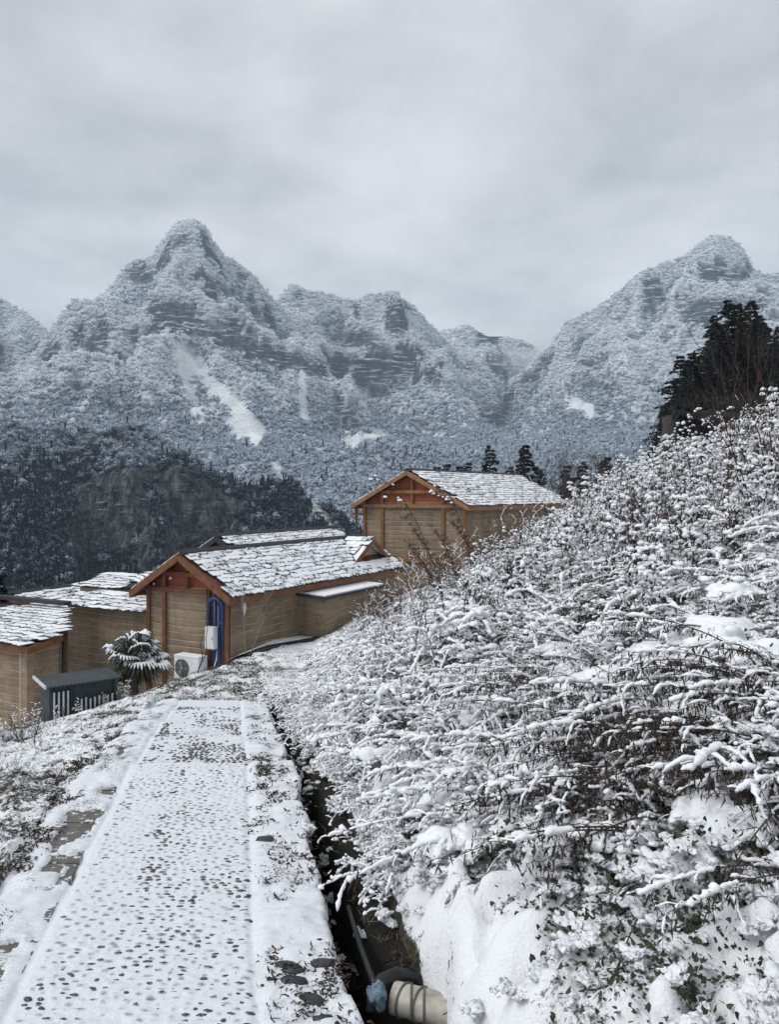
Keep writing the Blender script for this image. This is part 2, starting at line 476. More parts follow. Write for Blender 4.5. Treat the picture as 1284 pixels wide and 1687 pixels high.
def mk_ridge():
    m = NT('ridge_ground'); g = m.n.new('ShaderNodeNewGeometry'); p = g.outputs['Position']
    mp = m.n.new('ShaderNodeMapping'); mp.inputs['Scale'].default_value = (1, 1, .35); m.l.new(p, mp.inputs[0])
    m2 = m.n.new('ShaderNodeMapping'); m2.inputs['Scale'].default_value = (.3, .3, 2.2); m.l.new(p, m2.inputs[0])
    a = m.ramp(m.noise(mp.outputs[0], .26, 8, .72), [(.38, (0.012, 0.015, 0.020)), (.50, (0.085, 0.090, 0.100)), (.66, (0.23, 0.236, 0.248))])
    b = m.ramp(m.noise(m2.outputs[0], .16, 5, .7), [(.38, 0.30), (.52, 1.0)])
    rock = m.mix(1.0, a, b, 'MULTIPLY')
    vo = m.n.new('ShaderNodeTexVoronoi'); vo.feature = 'DISTANCE_TO_EDGE'; vo.inputs['Scale'].default_value = .22
    wv = m.n.new('ShaderNodeVectorMath'); wv.operation = 'ADD'
    nz = m.n.new('ShaderNodeTexNoise'); nz.inputs['Scale'].default_value = .12; nz.inputs['Detail'].default_value = 5; m.l.new(p, nz.inputs['Vector'])
    sc_n = m.n.new('ShaderNodeVectorMath'); sc_n.operation = 'SCALE'; sc_n.inputs['Scale'].default_value = 9.0; m.l.new(nz.outputs['Color'], sc_n.inputs[0])
    m.l.new(mp.outputs[0], wv.inputs[0]); m.l.new(sc_n.outputs[0], wv.inputs[1]); m.l.new(wv.outputs[0], vo.inputs['Vector'])
    rock = m.mix(1.0, rock, m.ramp(vo.outputs['Distance'], [(.0, 0.12), (.09, 1.0)]), 'MULTIPLY')
    rock = m.mix(m.ramp(m.noise(m2.outputs[0], .3, 5, .75), [(.60, 0.0), (.66, .8)]), rock, (0.55, 0.58, 0.63))
    fl = m.ramp(m.noise(p, .25, 6, .7), [(.40, (0.020, 0.020, 0.019)), (.66, (0.36, 0.38, 0.40))])
    c = m.mix(m.attr('rock').outputs['Fac'], fl, rock)
    scr = m.ramp(m.noise(p, .2, 5, .7), [(.42, (0.10, 0.10, 0.10)), (.55, (0.72, 0.74, 0.78))])
    c = m.mix(m.attr('scar').outputs['Fac'], c, scr)
    m.base(c); m.rough(0.95); m.bump(m.noise(mp.outputs[0], .35, 6, .7), 1.0, 3.0)
mk_ridge()
def mk_frost(name, dark, light, lo, hi):
    m = NT(name)
    t = m.attr('tint').outputs['Fac']
    m.base(m.mix(m.ramp(t, [(lo, 0.0), (hi, 1.0)]), dark, light)); m.rough(0.9); m.b.inputs['Specular IOR Level'].default_value = 0.1
mk_frost('frost_tree', (0.30, 0.37, 0.48), (0.91, 0.95, 0.99), -.10, .30)
mk_frost('half_frost_tree', (0.040, 0.054, 0.080), (0.60, 0.67, 0.78), .26, .78)
mk_frost('dark_tree', (0.004, 0.0062, 0.009), (0.19, 0.22, 0.27), .76, 1.16)

# ================================================================== terrain near the camera
def path_z(y):
    return np.interp(y, [-10, 0, 5.7, 11, 20, 28, 45, 80], [.8, 0, -.456, -1.36, -2.40, -3.0, -4.2, -7.5])
def path_c(y): return -.35 - .2 * np.asarray(y, float)
def toe_x(y):
    return np.interp(y, [-10, 0, 11, 20, 24, 28, 45, 80], [2.67, .67, -1.52, -2.0, -2.2, -1.5, 0, 8])
def H(x, y, detail=True):
    x, y = np.asarray(x, float), np.asarray(y, float)
    pz = path_z(y); s = x - path_c(y)
    # downhill side, left
    ref = np.where(y < 11, path_c(y) - .75, np.interp(y, [11, 20, 28, 80], [-3.3, -3.4, -2.4, -2]))
    l = np.maximum(ref - x, 0)
    sl = np.interp(y, [0, 8, 12, 17, 20, 30], [.10, .12, .20, .36, .47, .5])
    z = pz - np.minimum(sl * l + .022 * l * l, 42)
    # uphill bank, right
    t = np.maximum(x - toe_x(y), 0)
    bank = .40 * np.minimum(t, 13) + .18 * np.maximum(t - 13, 0)
    near = 1 - sstep(10, 12.5, y)
    z = z + bank + near * .05 * sstep(0, .12, x - toe_x(y))
    # ditch between path and bank
    xe = path_c(y) + .80
    wob = .05 * vnoise(y * 1.7, 3.3, 0, 5)
    notch = .17 * np.exp(-((y - 2.82) / .28) ** 2)
    d = sstep(xe - .015 + wob * .3, xe + .05 + wob * .3, x) * (1 - sstep(xe + .11 + wob + notch, xe + .20 + wob + notch, x))
    z = z - d * near * (.75 - .2 * sstep(4, 9, y))
    if detail:
        on_path = near * (np.abs(s) < .84)
        a = np.where(on_path > 0, 0, 1)
        z = z + a * (.10 * fbm(x * .7, y * .7, 0, 3, 3) + .045 * fbm(x * 3.1, y * 3.1, 0, 3, 9) * (1 + .6 * (l > 0)))
        z = z - (1 - a) * .05
        # pillows of snow over low growth
        bm = sstep(.02, .25, x - toe_x(y)) * (1 - sstep(11, 15, y)); lm = near * sstep(.80, 1.1, -s)
        z = z + bm * (1 + .6 * (1 - sstep(3, 5, y))) * (.11 * np.abs(vnoise(x * 4.3, y * 4.3, 0, 12)) + .055 * np.abs(vnoise(x * 11, y * 11, 0, 13))) + lm * (.05 * np.abs(vnoise(x * 7, y * 7, 0, 14)) + .03 * np.abs(vnoise(x * 15, y * 15, 0, 15)))
    return z
def snow_amt(x, y):
    x, y = np.asarray(x, float), np.asarray(y, float)
    s = x - path_c(y)
    n = .5 + .26 * fbm(x * 1.1, y * 1.1, 1.0, 3, 21) + .16 * fbm(x * 5, y * 5, 2.0, 3, 22)
    left = s < -.5
    cr = np.minimum(np.abs(vnoise(x * 4.3, y * 4.3, 0, 12)) * 2.2, np.abs(vnoise(x * 11, y * 11, 0, 13)) * 3.0)
    n = np.where(left, n, n + .16 * np.clip(cr, 0, 1) - .10)
    a = np.where(left, n + .07 - .08 * np.exp(-((s + 1.25) / .45) ** 2), n + .085 - .06 * (y < 4))
    stub = sstep(10, 12, y) * (x < toe_x(y) + 1.5)
    a = a * (1 - stub) + stub * (.575 + .07 * fbm(x * .8, y * .8, 0, 2, 8))
    xe = path_c(y) + .80
    a = np.where(left & (y < 11), np.maximum(a, .50), np.where((x > toe_x(y) + .3) & (y < 11), np.maximum(a, .49), a))
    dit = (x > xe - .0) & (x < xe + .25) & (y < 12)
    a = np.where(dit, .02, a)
    return a
xs = np.concatenate([np.arange(-45, -8, 1.), np.arange(-8, -3.5, .12), np.arange(-3.5, 3.5, .03), np.arange(3.5, 10, .12), np.arange(10, 61, 1.)])
ys = np.concatenate([np.arange(-6, 1.5, .5), np.arange(1.5, 6, .03), np.arange(6, 12, .06), np.arange(12, 30, .12), np.arange(30, 81, 1.)])
GX, GY = np.meshgrid(xs, ys)
GX = GX - .2 * np.clip(GY, -6, 12) * (1 - sstep(4, 12, np.abs(GX)))
GZ = H(GX, GY)
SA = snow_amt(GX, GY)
GZ = GZ + .03 * sstep(.45, .62, SA) * (np.abs(GX - path_c(GY)) > .84)
b = MB(); b.add(np.stack([GX, GY, GZ], -1), grid_quads(*GX.shape))
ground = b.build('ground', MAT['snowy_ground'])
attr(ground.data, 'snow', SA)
tag(ground, 'snow-dusted hillside ground with dead grass showing through', 'ground', kind='structure')

# ================================================================== far mountains
def ridge_field(x, y, z, lines):
    z0 = z
    for pts, slope, base in lines:
        P = [U(*p) for p in pts]
        for a, c in zip(P[:-1], P[1:]):
            ax, ay, az = a; dx, dy, dz = c[0] - a[0], c[1] - a[1], c[2] - a[2]
            t = np.clip(((x - ax) * dx + (y - ay) * dy) / (dx * dx + dy * dy), 0, 1)
            dist = np.hypot(x - ax - t * dx, y - ay - t * dy)
            top = az + t * dz
            hh = np.maximum(top - np.minimum(base, z0 - 14), 8)
            z = np.maximum(z, top - hh * (1 - np.exp(-slope * dist / hh)))
    return z
M_LINES = [
    ([(-220, 430, 1520), (-60, 470, 1500), (0, 489, 1480), (40, 510, 1450), (86, 556, 1400)], 1.15, -40),
    ([(0, 489, 1480), (-40, 600, 1280), (-90, 690, 1050)], .95, -40),
    ([(88, 560, 1500), (130, 507, 1480), (165, 492, 1470), (203, 455, 1460), (214, 434, 1450), (262, 419, 1450), (288, 378, 1450), (300, 372, 1450), (330, 380, 1450), (365, 419, 1450), (410, 449, 1460), (450, 495, 1480), (462, 508, 1490)], 1.45, -30),
    ([(216, 445, 1440), (150, 565, 1280), (70, 645, 1130), (20, 695, 1000)], 1.0, -20),
    ([(250, 480, 1400), (235, 565, 1300), (195, 640, 1180), (150, 695, 1080)], 1.0, -20),
    ([(318, 395, 1440), (325, 470, 1370), (350, 525, 1320), (440, 605, 1240), (520, 685, 1100), (600, 745, 980)], 1.1, -20),
    ([(410, 455, 1440), (480, 545, 1360), (540, 595, 1300), (600, 665, 1200), (660, 735, 1050)], 1.1, -20),
    ([(462, 508, 1600), (486, 465, 1600), (520, 475, 1620), (560, 489, 1640), (590, 493, 1620), (610, 481, 1600), (645, 481, 1600), (680, 505, 1610), (720, 541, 1640)], 1.5, -20),
    ([(645, 485, 1590), (660, 565, 1480), (720, 625, 1380), (770, 695, 1260), (800, 735, 1150)], 1.05, -10),
    ([(590, 500, 1600), (562, 565, 1500), (600, 625, 1400), (680, 695, 1250)], 1.05, -10),
    ([(720, 544, 1800), (737, 536, 1800), (770, 531, 1800), (800, 551, 1800), (840, 557, 1800), (872, 566, 1800), (905, 610, 1800)], 1.3, 0),
    ([(800, 552, 1790), (830, 625, 1650), (840, 690, 1500)], 1.0, 0),
    ([(860, 636, 1650), (905, 576, 1650), (935, 527, 1640), (960, 517, 1630), (1010, 485, 1610), (1050, 452, 1600), (1068, 438, 1600), (1130, 423, 1600), (1152, 398, 1600), (1176, 381, 1590), (1200, 381, 1590), (1216, 395, 1590), (1242, 439, 1600), (1290, 450, 1620), (1420, 421, 1650)], 1.5, -10),
    ([(935, 545, 1620), (930, 645, 1450), (870, 705, 1300), (820, 745, 1150)], 1.0, -10),
    ([(1010, 500, 1600), (1040, 585, 1450), (1010, 665, 1300), (930, 740, 1120)], 1.05, -10),
    ([(1152, 412, 1580), (1110, 505, 1480), (1080, 605, 1350), (1000, 705, 1180), (950, 755, 1080)], 1.1, -10),
    ([(1250, 455, 1580), (1200, 625, 1350), (1100, 725, 1150)], 1.0, -10),
    ([(840, 575, 2300), (920, 562, 2300), (1010, 560, 2300)], .8, 0),
]
mx, my = np.arange(-1250, 1350, 5.2), np.arange(60, 2420, 5.2)
MX, MY = np.meshgrid(mx, my)
def mountain(x, y):
    wx = x + 14 * fbm(x * .009, y * .009, 0, 4, 31); wy = y + 30 * fbm(x * .006, y * .006, 7, 4, 32)
    z0 = np.interp(y, [60, 200, 300, 600, 900, 1200, 2500], [-40, -75, -78, -45, 12, 50, 60])
    z = ridge_field(wx, wy, z0, M_LINES)
    crest = np.full(x.shape, 1e9)
    for i in (0, 2, 7, 10, 12):
        P = [U(*p) for p in M_LINES[i][0]]
        for a, c in zip(P[:-1], P[1:]):
            t = np.clip(((x - a[0]) * (c[0] - a[0]) + (y - a[1]) * (c[1] - a[1])) / ((c[0] - a[0]) ** 2 + (c[1] - a[1]) ** 2), 0, 1)
            crest = np.minimum(crest, np.hypot(x - a[0] - t * (c[0] - a[0]), y - a[1] - t * (c[1] - a[1])))
    cw = sstep(0, 75, crest)
    up = sstep(10, 130, z - z0)
    z = z + up * cw * (105 * ridged(x * .0043, y * .0043, 3, 35) + 58 * ridged(x * .0125 + .004 * y, y * .009, 4, 39) - 96) + 5 * fbm(x * .03, y * .03, 0, 3, 36)
    k = .70 * sstep(-.25, .3, fbm(x * .0023, y * .0023, 0, 3, 37)) * up * (.25 + .75 * cw)
    P = 118.0
    ph = 2 * math.pi * (z + 22 * fbm(x * .004, y * .004, 3, 2, 38)) / P
    z = z + k * np.sin(ph) * P / (2 * math.pi)
    return z
MZ = mountain(MX, MY)
gy_, gx_ = np.gradient(MZ, 5.2)
slope = np.hypot(gx_, gy_)
PX, PY = HX + F * MX / MY, HY - F * (MZ - CZ) / MY
SCARS = [
    [(283, 572), (300, 566), (332, 598), (372, 640), (412, 682), (434, 702), (430, 742), (408, 716), (378, 672), (340, 628), (312, 602), (306, 622), (322, 660), (338, 694), (322, 684), (302, 634), (287, 600)],
    [(336, 640), (341, 640), (352, 676), (346, 680)], [(490, 612), (502, 612), (508, 690), (496, 690)], [(268, 585), (273, 580), (282, 600), (278, 606)],
    [(562, 728), (590, 718), (628, 716), (640, 722), (600, 728), (575, 742)], [(380, 690), (395, 700), (400, 730), (388, 722)], [(940, 655), (975, 668), (985, 684), (950, 676)]]
CLIFFS = [
    [(240, 500), (262, 478), (330, 505), (345, 562), (300, 555), (242, 545)], [(330, 525), (400, 548), (470, 572), (535, 592), (545, 626), (500, 616), (430, 606), (350, 572)],
    [(206, 440), (238, 430), (258, 440), (252, 468), (210, 472)], [(272, 404), (300, 386), (345, 396), (366, 412), (320, 406), (280, 414)],
    [(538, 545), (600, 538), (638, 560), (625, 582), (580, 577), (545, 567)], [(573, 500), (602, 495), (604, 525), (580, 524)], [(616, 494), (680, 500), (682, 516), (640, 512)],
    [(783, 548), (822, 544), (826, 570), (788, 570)], [(842, 558), (878, 574), (874, 584)], [(788, 668), (842, 664), (848, 692), (820, 708), (792, 692)],
    [(1058, 460), (1092, 455), (1102, 502), (1058, 502)], [(1148, 436), (1232, 442), (1238, 462), (1148, 464)], [(1118, 490), (1255, 488), (1255, 514), (1122, 522)],
    [(1125, 520), (1182, 508), (1184, 544), (1128, 542)], [(958, 615), (1012, 628), (1030, 652), (956, 648)], [(1003, 484), (1027, 484), (1027, 502)], [(480, 480), (500, 474), (505, 500), (484, 500)],
    [(600, 640), (640, 632), (650, 655), (610, 660)], [(940, 580), (990, 590), (985, 612), (945, 602)]]
jx = PX + 9 * fbm(MX * .03, MY * .03, MZ * .03, 3, 41); jy = PY + 9 * fbm(MX * .03, MY * .03, MZ * .03 + 9, 3, 42)
scar = np.zeros(MX.shape, bool); cliff = np.zeros(MX.shape, bool)
for p in SCARS: scar |= in_poly(PX + 3 * vnoise(MX * .05, MY * .05, 0, 3), PY, p) & (MY > 600)
for p in CLIFFS: cliff |= in_poly(jx, jy, p) & (MY > 900)
def soften(a):
    a = a.astype(float); q = np.pad(a, 1, mode='edge')
    return (q[:-2, 1:-1] + q[2:, 1:-1] + q[1:-1, :-2] + q[1:-1, 2:] + 2 * q[1:-1, 1:-1]) / 6
rock = np.maximum(soften(cliff), sstep(2.1, 2.8, slope))
scar_f = soften(scar)
b = MB(); b.add(np.stack([MX, MY, MZ], -1), grid_quads(*MX.shape))
mt = b.build('mountains', MAT['mountain_ground'])
attr(mt.data, 'rock', rock); attr(mt.data, 'scar', scar_f)
tag(mt, 'snow-covered rocky mountain range with cliff bands', 'mountains', kind='structure')

def bil(grid, x, y, x0, y0, st):
    i, j = (x - x0) / st, (y - y0) / st
    i0 = np.clip(np.floor(i).astype(int), 0, grid.shape[1] - 2); j0 = np.clip(np.floor(j).astype(int), 0, grid.shape[0] - 2)
    fx, fy = i - i0, j - j0
    return (grid[j0, i0] * (1 - fx) * (1 - fy) + grid[j0, i0 + 1] * fx * (1 - fy) + grid[j0 + 1, i0] * (1 - fx) * fy + grid[j0 + 1, i0 + 1] * fx * fy)

# a crown of loose leaf-sized faces; 'tint' is how much snow or rime sits on each face
def crown_mesh(name, rng, n, mat, shape='round', leaf=.16, snowy=.5):
    v, t, tint = [], [], []
    # a few lobes
    nl = 7
    if shape == 'round':
        lc = rng.normal(0, .42, (nl, 3)); lc[:, 2] = np.abs(lc[:, 2]) * .8 + .35; lr = rng.uniform(.32, .52, nl)
    for k in range(n):
        if shape == 'round':
            j = rng.integers(nl); d = rng.normal(0, 1, 3); d /= np.linalg.norm(d)
            c = lc[j] + d * lr[j] * rng.uniform(.75, 1.05)
            up = d[2]
        elif shape == 'bare':
            a = rng.uniform(0, 6.283); h = rng.uniform(.1, 1.3); r = .5 * math.sin(min(h / 1.3, 1) * 2.6) * rng.uniform(.2, 1)
            c = np.array([math.cos(a) * r, math.sin(a) * r, h]); d = np.array([math.cos(a), math.sin(a), .8]); up = rng.uniform(-.2, .9)
        else:
            h = rng.uniform(0, 1) ** 1.4; a = rng.uniform(0, 6.283); tier = (h * 7) % 1
            r = .36 * (1 - h) * (.55 + .55 * (1 - tier)) * rng.uniform(.5, 1.1)
            c = np.array([math.cos(a) * r, math.sin(a) * r, h * 2.0 + .1]); d = np.array([math.cos(a), math.sin(a), -.35]); up = rng.uniform(-.4, .7)
        d = d / np.linalg.norm(d)
        e1 = np.cross(d, rng.normal(0, 1, 3)); e1 /= np.linalg.norm(e1) + 1e-9; e2 = np.cross(d, e1)
        s = leaf * rng.uniform(.6, 1.5); m = len(v)
        if shape == 'bare':
            e1 = e1 * .35; e2 = d
        e2 = e2 + .5 * d * rng.uniform(-1, 1)
        v += [c - e1 * s, c + e1 * s * .8 + e2 * s * .3, c + e2 * s * 1.2]
        t.append((m, m + 1, m + 2)); tint += [np.clip(.5 * up + snowy + rng.normal(0, .16), 0, 1.3)] * 3
    b = MB(); b.add(np.array(v), t=t)
    me = b.mesh(name, mat, smooth=False); attr(me, 'tint', tint)
    return me
rng = np.random.default_rng(5)
fm = [crown_mesh('frosted_crown', rng, 150, MAT['frost_tree'], 'round', .17, .5) for _ in range(5)]
fm += [crown_mesh('half_frosted_crown', rng, 150, MAT['half_frost_tree'], 'round', .16, .5) for _ in range(3)]
fm += [crown_mesh('bare_crown', rng, 130, MAT['half_frost_tree'], 'bare', .13, .5) for _ in range(2)]
fm += [crown_mesh('dark_conifer', rng, 160, MAT['dark_tree'], 'cone', .13, .5) for _ in range(2)]
n = 290000
cy = np.sqrt(rng.uniform(480 ** 2, 2000 ** 2, n)); cx = cy * rng.uniform(-.62, .62, n)
cz = bil(MZ, cx, cy, mx[0], my[0], 5.2)
gxx, gyy = bil(gx_, cx, cy, mx[0], my[0], 5.2), bil(gy_, cx, cy, mx[0], my[0], 5.2)
nv = -gxx * (-cx) - gyy * (-cy) + (CZ - cz)
vis = nv / (cy * np.sqrt(gxx ** 2 + gyy ** 2 + 1)) > -.06
rk = bil(rock, cx, cy, mx[0], my[0], 5.2); sr = bil(scar_f, cx, cy, mx[0], my[0], 5.2)
keep = vis & (rng.uniform(0, 1, n) > rk * 1.02) & (rng.uniform(0, 1, n) > sr * 3)
# coverage follows the tilted surface, not the plan
keep &= rng.uniform(0, 1, n) < np.clip(.34 + .30 * np.hypot(gxx, gyy), 0, 1)
cx, cy, cz = cx[keep], cy[keep], cz[keep]; n = len(cx)
py = HY - F * (cz - CZ) / cy
frost_shade = sstep(715, 600, py + 40 * fbm(cx * .006, cy * .006, 0, 3, 51))
steep = np.hypot(gxx, gyy)[keep]
sm_ = MZ.copy()
for _ in range(14): sm_ = soften(sm_)
s2_ = sm_.copy()
for _ in range(60): s2_ = soften(s2_)
conv = bil(sm_ - s2_, cx, cy, mx[0], my[0], 5.2)
frost_shade = frost_shade * np.clip(1.0 + np.clip(conv * .09, -.75, .25) - .18 * sstep(1.3, 2.3, steep) - .4 * sstep(.10, .60, fbm(cx * .011, cy * .011, cz * .011, 3, 53)), 0, 1)  # besides frost: relief shading painted in, paler crests and darker gullies
u = rng.uniform(0, 1, n)
idx = np.where(u < frost_shade, rng.integers(0, 5, n), np.where(rng.uniform(0, 1, n) < .72, rng.integers(5, 8, n), np.where(rng.uniform(0, 1, n) < .93, rng.integers(8, 10, n), rng.integers(10, 12, n))))
# piece names sort in the order of the list
sz = rng.uniform(2.6, 5.2, n) * (1 + .25 * fbm(cx * .01, cy * .01, 0, 2, 52))
rot = np.stack([rng.normal(0, .12, n), rng.normal(0, .12, n), rng.uniform(0, 6.28, n)], 1)
scl = np.stack([sz * 1.05, sz * 1.05, sz * rng.uniform(.85, 1.2, n)], 1)
scatter('mountain_forest', np.stack([cx, cy, cz - 1.0], 1), rot, scl, idx, fm, 'rime-covered forest blanketing the far mountain slopes', 'forest')

# ================================================================== dark wooded ridge across the valley
D_LINES = [([(-200, 590, 480), (-60, 670, 440), (0, 712, 430), (60, 708, 430), (120, 712, 430), (180, 724, 425), (230, 716, 420), (290, 756, 410), (350, 788, 400), (400, 802, 395), (470, 780, 400), (500, 808, 400), (540, 880, 395), (590, 950, 390)], .95, -60),
           ([(230, 700, 420), (225, 800, 370), (210, 900, 320), (190, 960, 280)], .8, -60),
           ([(0, 697, 430), (40, 800, 360), (60, 930, 280)], .85, -60), ([(400, 802, 395), (430, 880, 340), (440, 950, 300)], .8, -60)]
dx, dy = np.arange(-380, 60, 1.8), np.arange(200, 580, 1.8)
DX, DY = np.meshgrid(dx, dy)
def dark_ridge(x, y):
    wx = x + 9 * fbm(x * .02, y * .02, 0, 4, 61); wy = y + 9 * fbm(x * .02, y * .02, 5, 4, 62)
    z = ridge_field(wx, wy, np.full(x.shape, -62.), D_LINES)
    z = z + 7 * (ridged(x * .02, y * .02, 4, 63) - .5) + 2.2 * fbm(x * .09, y * .09, 0, 3, 64)
    px = HX + F * x / y
    w = sstep(110, 150, px) * (1 - sstep(395, 425, px)) * (1 - .75 * np.exp(-((px - 262) / 22) ** 2)) * sstep(-.45, .0, fbm(x * .03, y * .03, 9, 3, 65) + .3)
    top = 11 + 7 * fbm(x * .035, 2.0, 0, 3, 66)
    c = np.where(z > top, z, np.where(z > top - 7, top - (top - z) * 5.2, z - 29.4))
    back = sstep(410, 430, y)
    z = z + (c - z) * w * (1 - back)
    return z + (3.2 * fbm(x * .16, y * .16, z * .1, 4, 67) + 2.0 * ridged(x * .12, y * .02, 3, 68)) * w
DZ = dark_ridge(DX, DY)
dgy, dgx = np.gradient(DZ, 1.8)
dsl = np.hypot(dgx, dgy)
dpx, dpy = HX + F * DX / DY, HY - F * (DZ - CZ) / DY
drock = sstep(1.5, 2.2, dsl)
dsc = soften(in_poly(dpx + 5 * vnoise(DX * .1, DY * .1, 0, 9), dpy, [(478, 772), (492, 780), (520, 820), (548, 858), (552, 884), (535, 868), (500, 822)]) & (DY > 250))
b = MB(); b.add(np.stack([DX, DY, DZ], -1), grid_quads(*DX.shape))
dr = b.build('wooded_ridge', MAT['ridge_ground'])
attr(dr.data, 'rock', drock); attr(dr.data, 'scar', dsc)
tag(dr, 'dark rocky ridge with a cliff face across the valley', 'hill', kind='structure')
dm = [crown_mesh('dark_crown', rng, 420, MAT['dark_tree'], 'round', .105, .5) for _ in range(4)]
dm += [crown_mesh('dark_conifer', rng, 420, MAT['dark_tree'], 'cone', .10, .45) for _ in range(3)]
dm += [crown_mesh('bare_crown', rng, 330, MAT['half_frost_tree'], 'bare', .085, .35) for _ in range(3)]
dm += [crown_mesh('pale_crown', rng, 420, MAT['half_frost_tree'], 'round', .095, .38) for _ in range(3)]
n = 42000
cy = rng.uniform(225, 560, n); cx = cy * rng.uniform(-.62, -.02, n)
cz = bil(DZ, cx, cy, dx[0], dy[0], 1.8); ok = cz > -75
sl = bil(dsl, cx, cy, dx[0], dy[0], 1.8); sr = bil(dsc, cx, cy, dx[0], dy[0], 1.8)
gyy = bil(dgy, cx, cy, dx[0], dy[0], 1.8); gxx = bil(dgx, cx, cy, dx[0], dy[0], 1.8)
nv = gxx * cx + gyy * cy + (CZ - cz)
ok &= ((sl < 1.45 + rng.normal(0, .25, n)) | (rng.uniform(0, 1, n) < .035)) & (rng.uniform(0, 1, n) > sr * 1.5) & (cx > dx[0]) & (nv > -25)
ok &= rng.uniform(0, 1, n) < .75
cx, cy, cz = cx[ok], cy[ok], cz[ok]; n = len(cx)
py = HY - F * (cz - CZ) / cy
pale = sstep(805, 735, py + 40 * fbm(cx * .03, cy * .03, 0, 2, 70))
u = rng.uniform(0, 1, n)
idx = np.where(u < .10 + .80 * pale, rng.integers(7, 13, n), np.where(rng.uniform(0, 1, n) < .72, rng.integers(0, 4, n), rng.integers(4, 7, n)))
sz = rng.uniform(1.7, 3.4, n)
scatter('ridge_forest', np.stack([cx, cy, cz - .6], 1), np.stack([rng.normal(0, .1, n), rng.normal(0, .1, n), rng.uniform(0, 6.28, n)], 1),
        np.stack([sz, sz, sz * rng.uniform(.9, 1.3, n)], 1), idx, dm, 'dark winter woodland on the ridge across the valley', 'forest')

# ================================================================== rock knoll on the right
kx, ky = np.arange(20, 50, .3), np.arange(56, 96, .4)
KX, KY = np.meshgrid(kx, ky)
wx = KX + 1.1 * fbm(KX * .35, KY * .35, 0, 4, 80)
kp = wx / KY
KZ = 2.0 + 5.5 * sstep(.335, .365, kp) + 6.0 * sstep(.398, .422, kp) * sstep(64, 69, KY + 1.5 * fbm(KX * .5, KY * .3, 0, 3, 81)) + .6 * fbm(KX * .6, KY * .6, 0, 4, 82)
KZ = KZ * 1.0 - 8 * sstep(84, 95, KY)
KX2 = KX + .35 * fbm(KZ * 1.2, KY * .6, 0, 3, 83); KY2 = KY + .45 * fbm(KZ * .9, KX * .8, 3, 3, 84)
b = MB(); b.add(np.stack([KX2, KY2, KZ], -1), grid_quads(*KX.shape))
m = NT('knoll_rock'); g = m.n.new('ShaderNodeNewGeometry'); p = g.outputs['Position']
mp = m.n.new('ShaderNodeMapping'); mp.inputs['Scale'].default_value = (1, 1, .4); m.l.new(p, mp.inputs[0])
m.base(m.ramp(m.noise(mp.outputs[0], 1.1, 6, .7), [(.3, (0.030, 0.028, 0.027)), (.55, (0.085, 0.078, 0.070)), (.75, (0.14, 0.125, 0.11))])); m.rough(.95)
m.bump(m.noise(mp.outputs[0], 2.2, 6, .7), 1.0, .5)
tag(b.build('rock_knoll', MAT['knoll_rock']), 'steep brown rock knoll under the dark pines on the right', 'rock', kind='structure')

# ================================================================== footpath
STEPS = [5.9, 7.4, 8.6, 9.8]
def walk_z(y):
    y = np.asarray(y, float); z = path_z(y).astype(float)
    for a, c in zip([4.9] + STEPS[:-1], STEPS):
        t = (y - a) / (c - a)
        z = z + np.where((t >= 0) & (t < 1), .055 * t ** 2, 0)
    return z
rng = np.random.default_rng(11)
py_ = np.concatenate([np.arange(-1, 1.4, .1), np.arange(1.4, 6, .0115), np.arange(6, 11.4, .03)])
ps_ = np.concatenate([np.arange(-.90, -.45, .02), np.arange(-.45, .45, .0105), np.arange(.45, .83, .02)])
PS, PYY = np.meshgrid(ps_, py_)
edge_r = .80 + .035 * fbm(PYY * 2.3, 0, 0, 4, 101) + .012 * fbm(PYY * 14, 0, 0, 2, 102)
PSx = np.where(PS > .45, .45 + (PS - .45) * (edge_r - .45) / (.81 - .45), PS)
PSx = np.where(PS < -.5, -.5 + (PS + .5) * (1 + .28 * fbm(PYY * 1.9, 0, 0, 4, 106)), PSx)
PXX = PSx + path_c(PYY) + .02 * fbm(PYY * .6, 0, 0, 2, 100)
PZ = walk_z(PYY) + .010 + .006 * fbm(PXX * 6, PYY * 6, 0, 4, 103) + .0025 * fbm(PXX * 40, PYY * 40, 0, 2, 104)
sh = sstep(.43, .50, np.abs(PS))
PZ = PZ + sh * (.012 + .030 * fbm(PXX * 8, PYY * 8, 4, 5, 105, .6))
PZ = PZ - .008 * np.exp(-((np.abs(PS) - .44) / .018) ** 2)
PZ = PZ - .16 * sstep(.80, .83, PS) - .09 * sstep(-.72, -.90, PS)
# cobbles: rows of small river stones
peb = []
y = 1.5
while y < 10.6:
    x = -.41 + rng.uniform(0, .03)
    while x < .41:
        L = rng.uniform(.012, .022) + .012 * rng.uniform() ** 3
        peb.append((x + L, y + rng.normal(0, .006), L, rng.uniform(.010, .0150)))
        x += 2 * L + rng.uniform(.003, .010)
    y += rng.uniform(.029, .035)
peb = np.array(peb)
pn = fbm(peb[:, 0] * 3.2, peb[:, 1] * 1.5, 0, 3, 111)
lean = .30 * np.exp(-((peb[:, 0] + .36) / .09) ** 2) + .22 * np.exp(-((peb[:, 0] - .38) / .05) ** 2)
dens = .33 + .95 * pn + lean + .10 * (peb[:, 1] < 6) - .12 * (peb[:, 1] > 6.5)
show = rng.uniform(0, 1, len(peb)) < np.clip(dens, .05, .85)
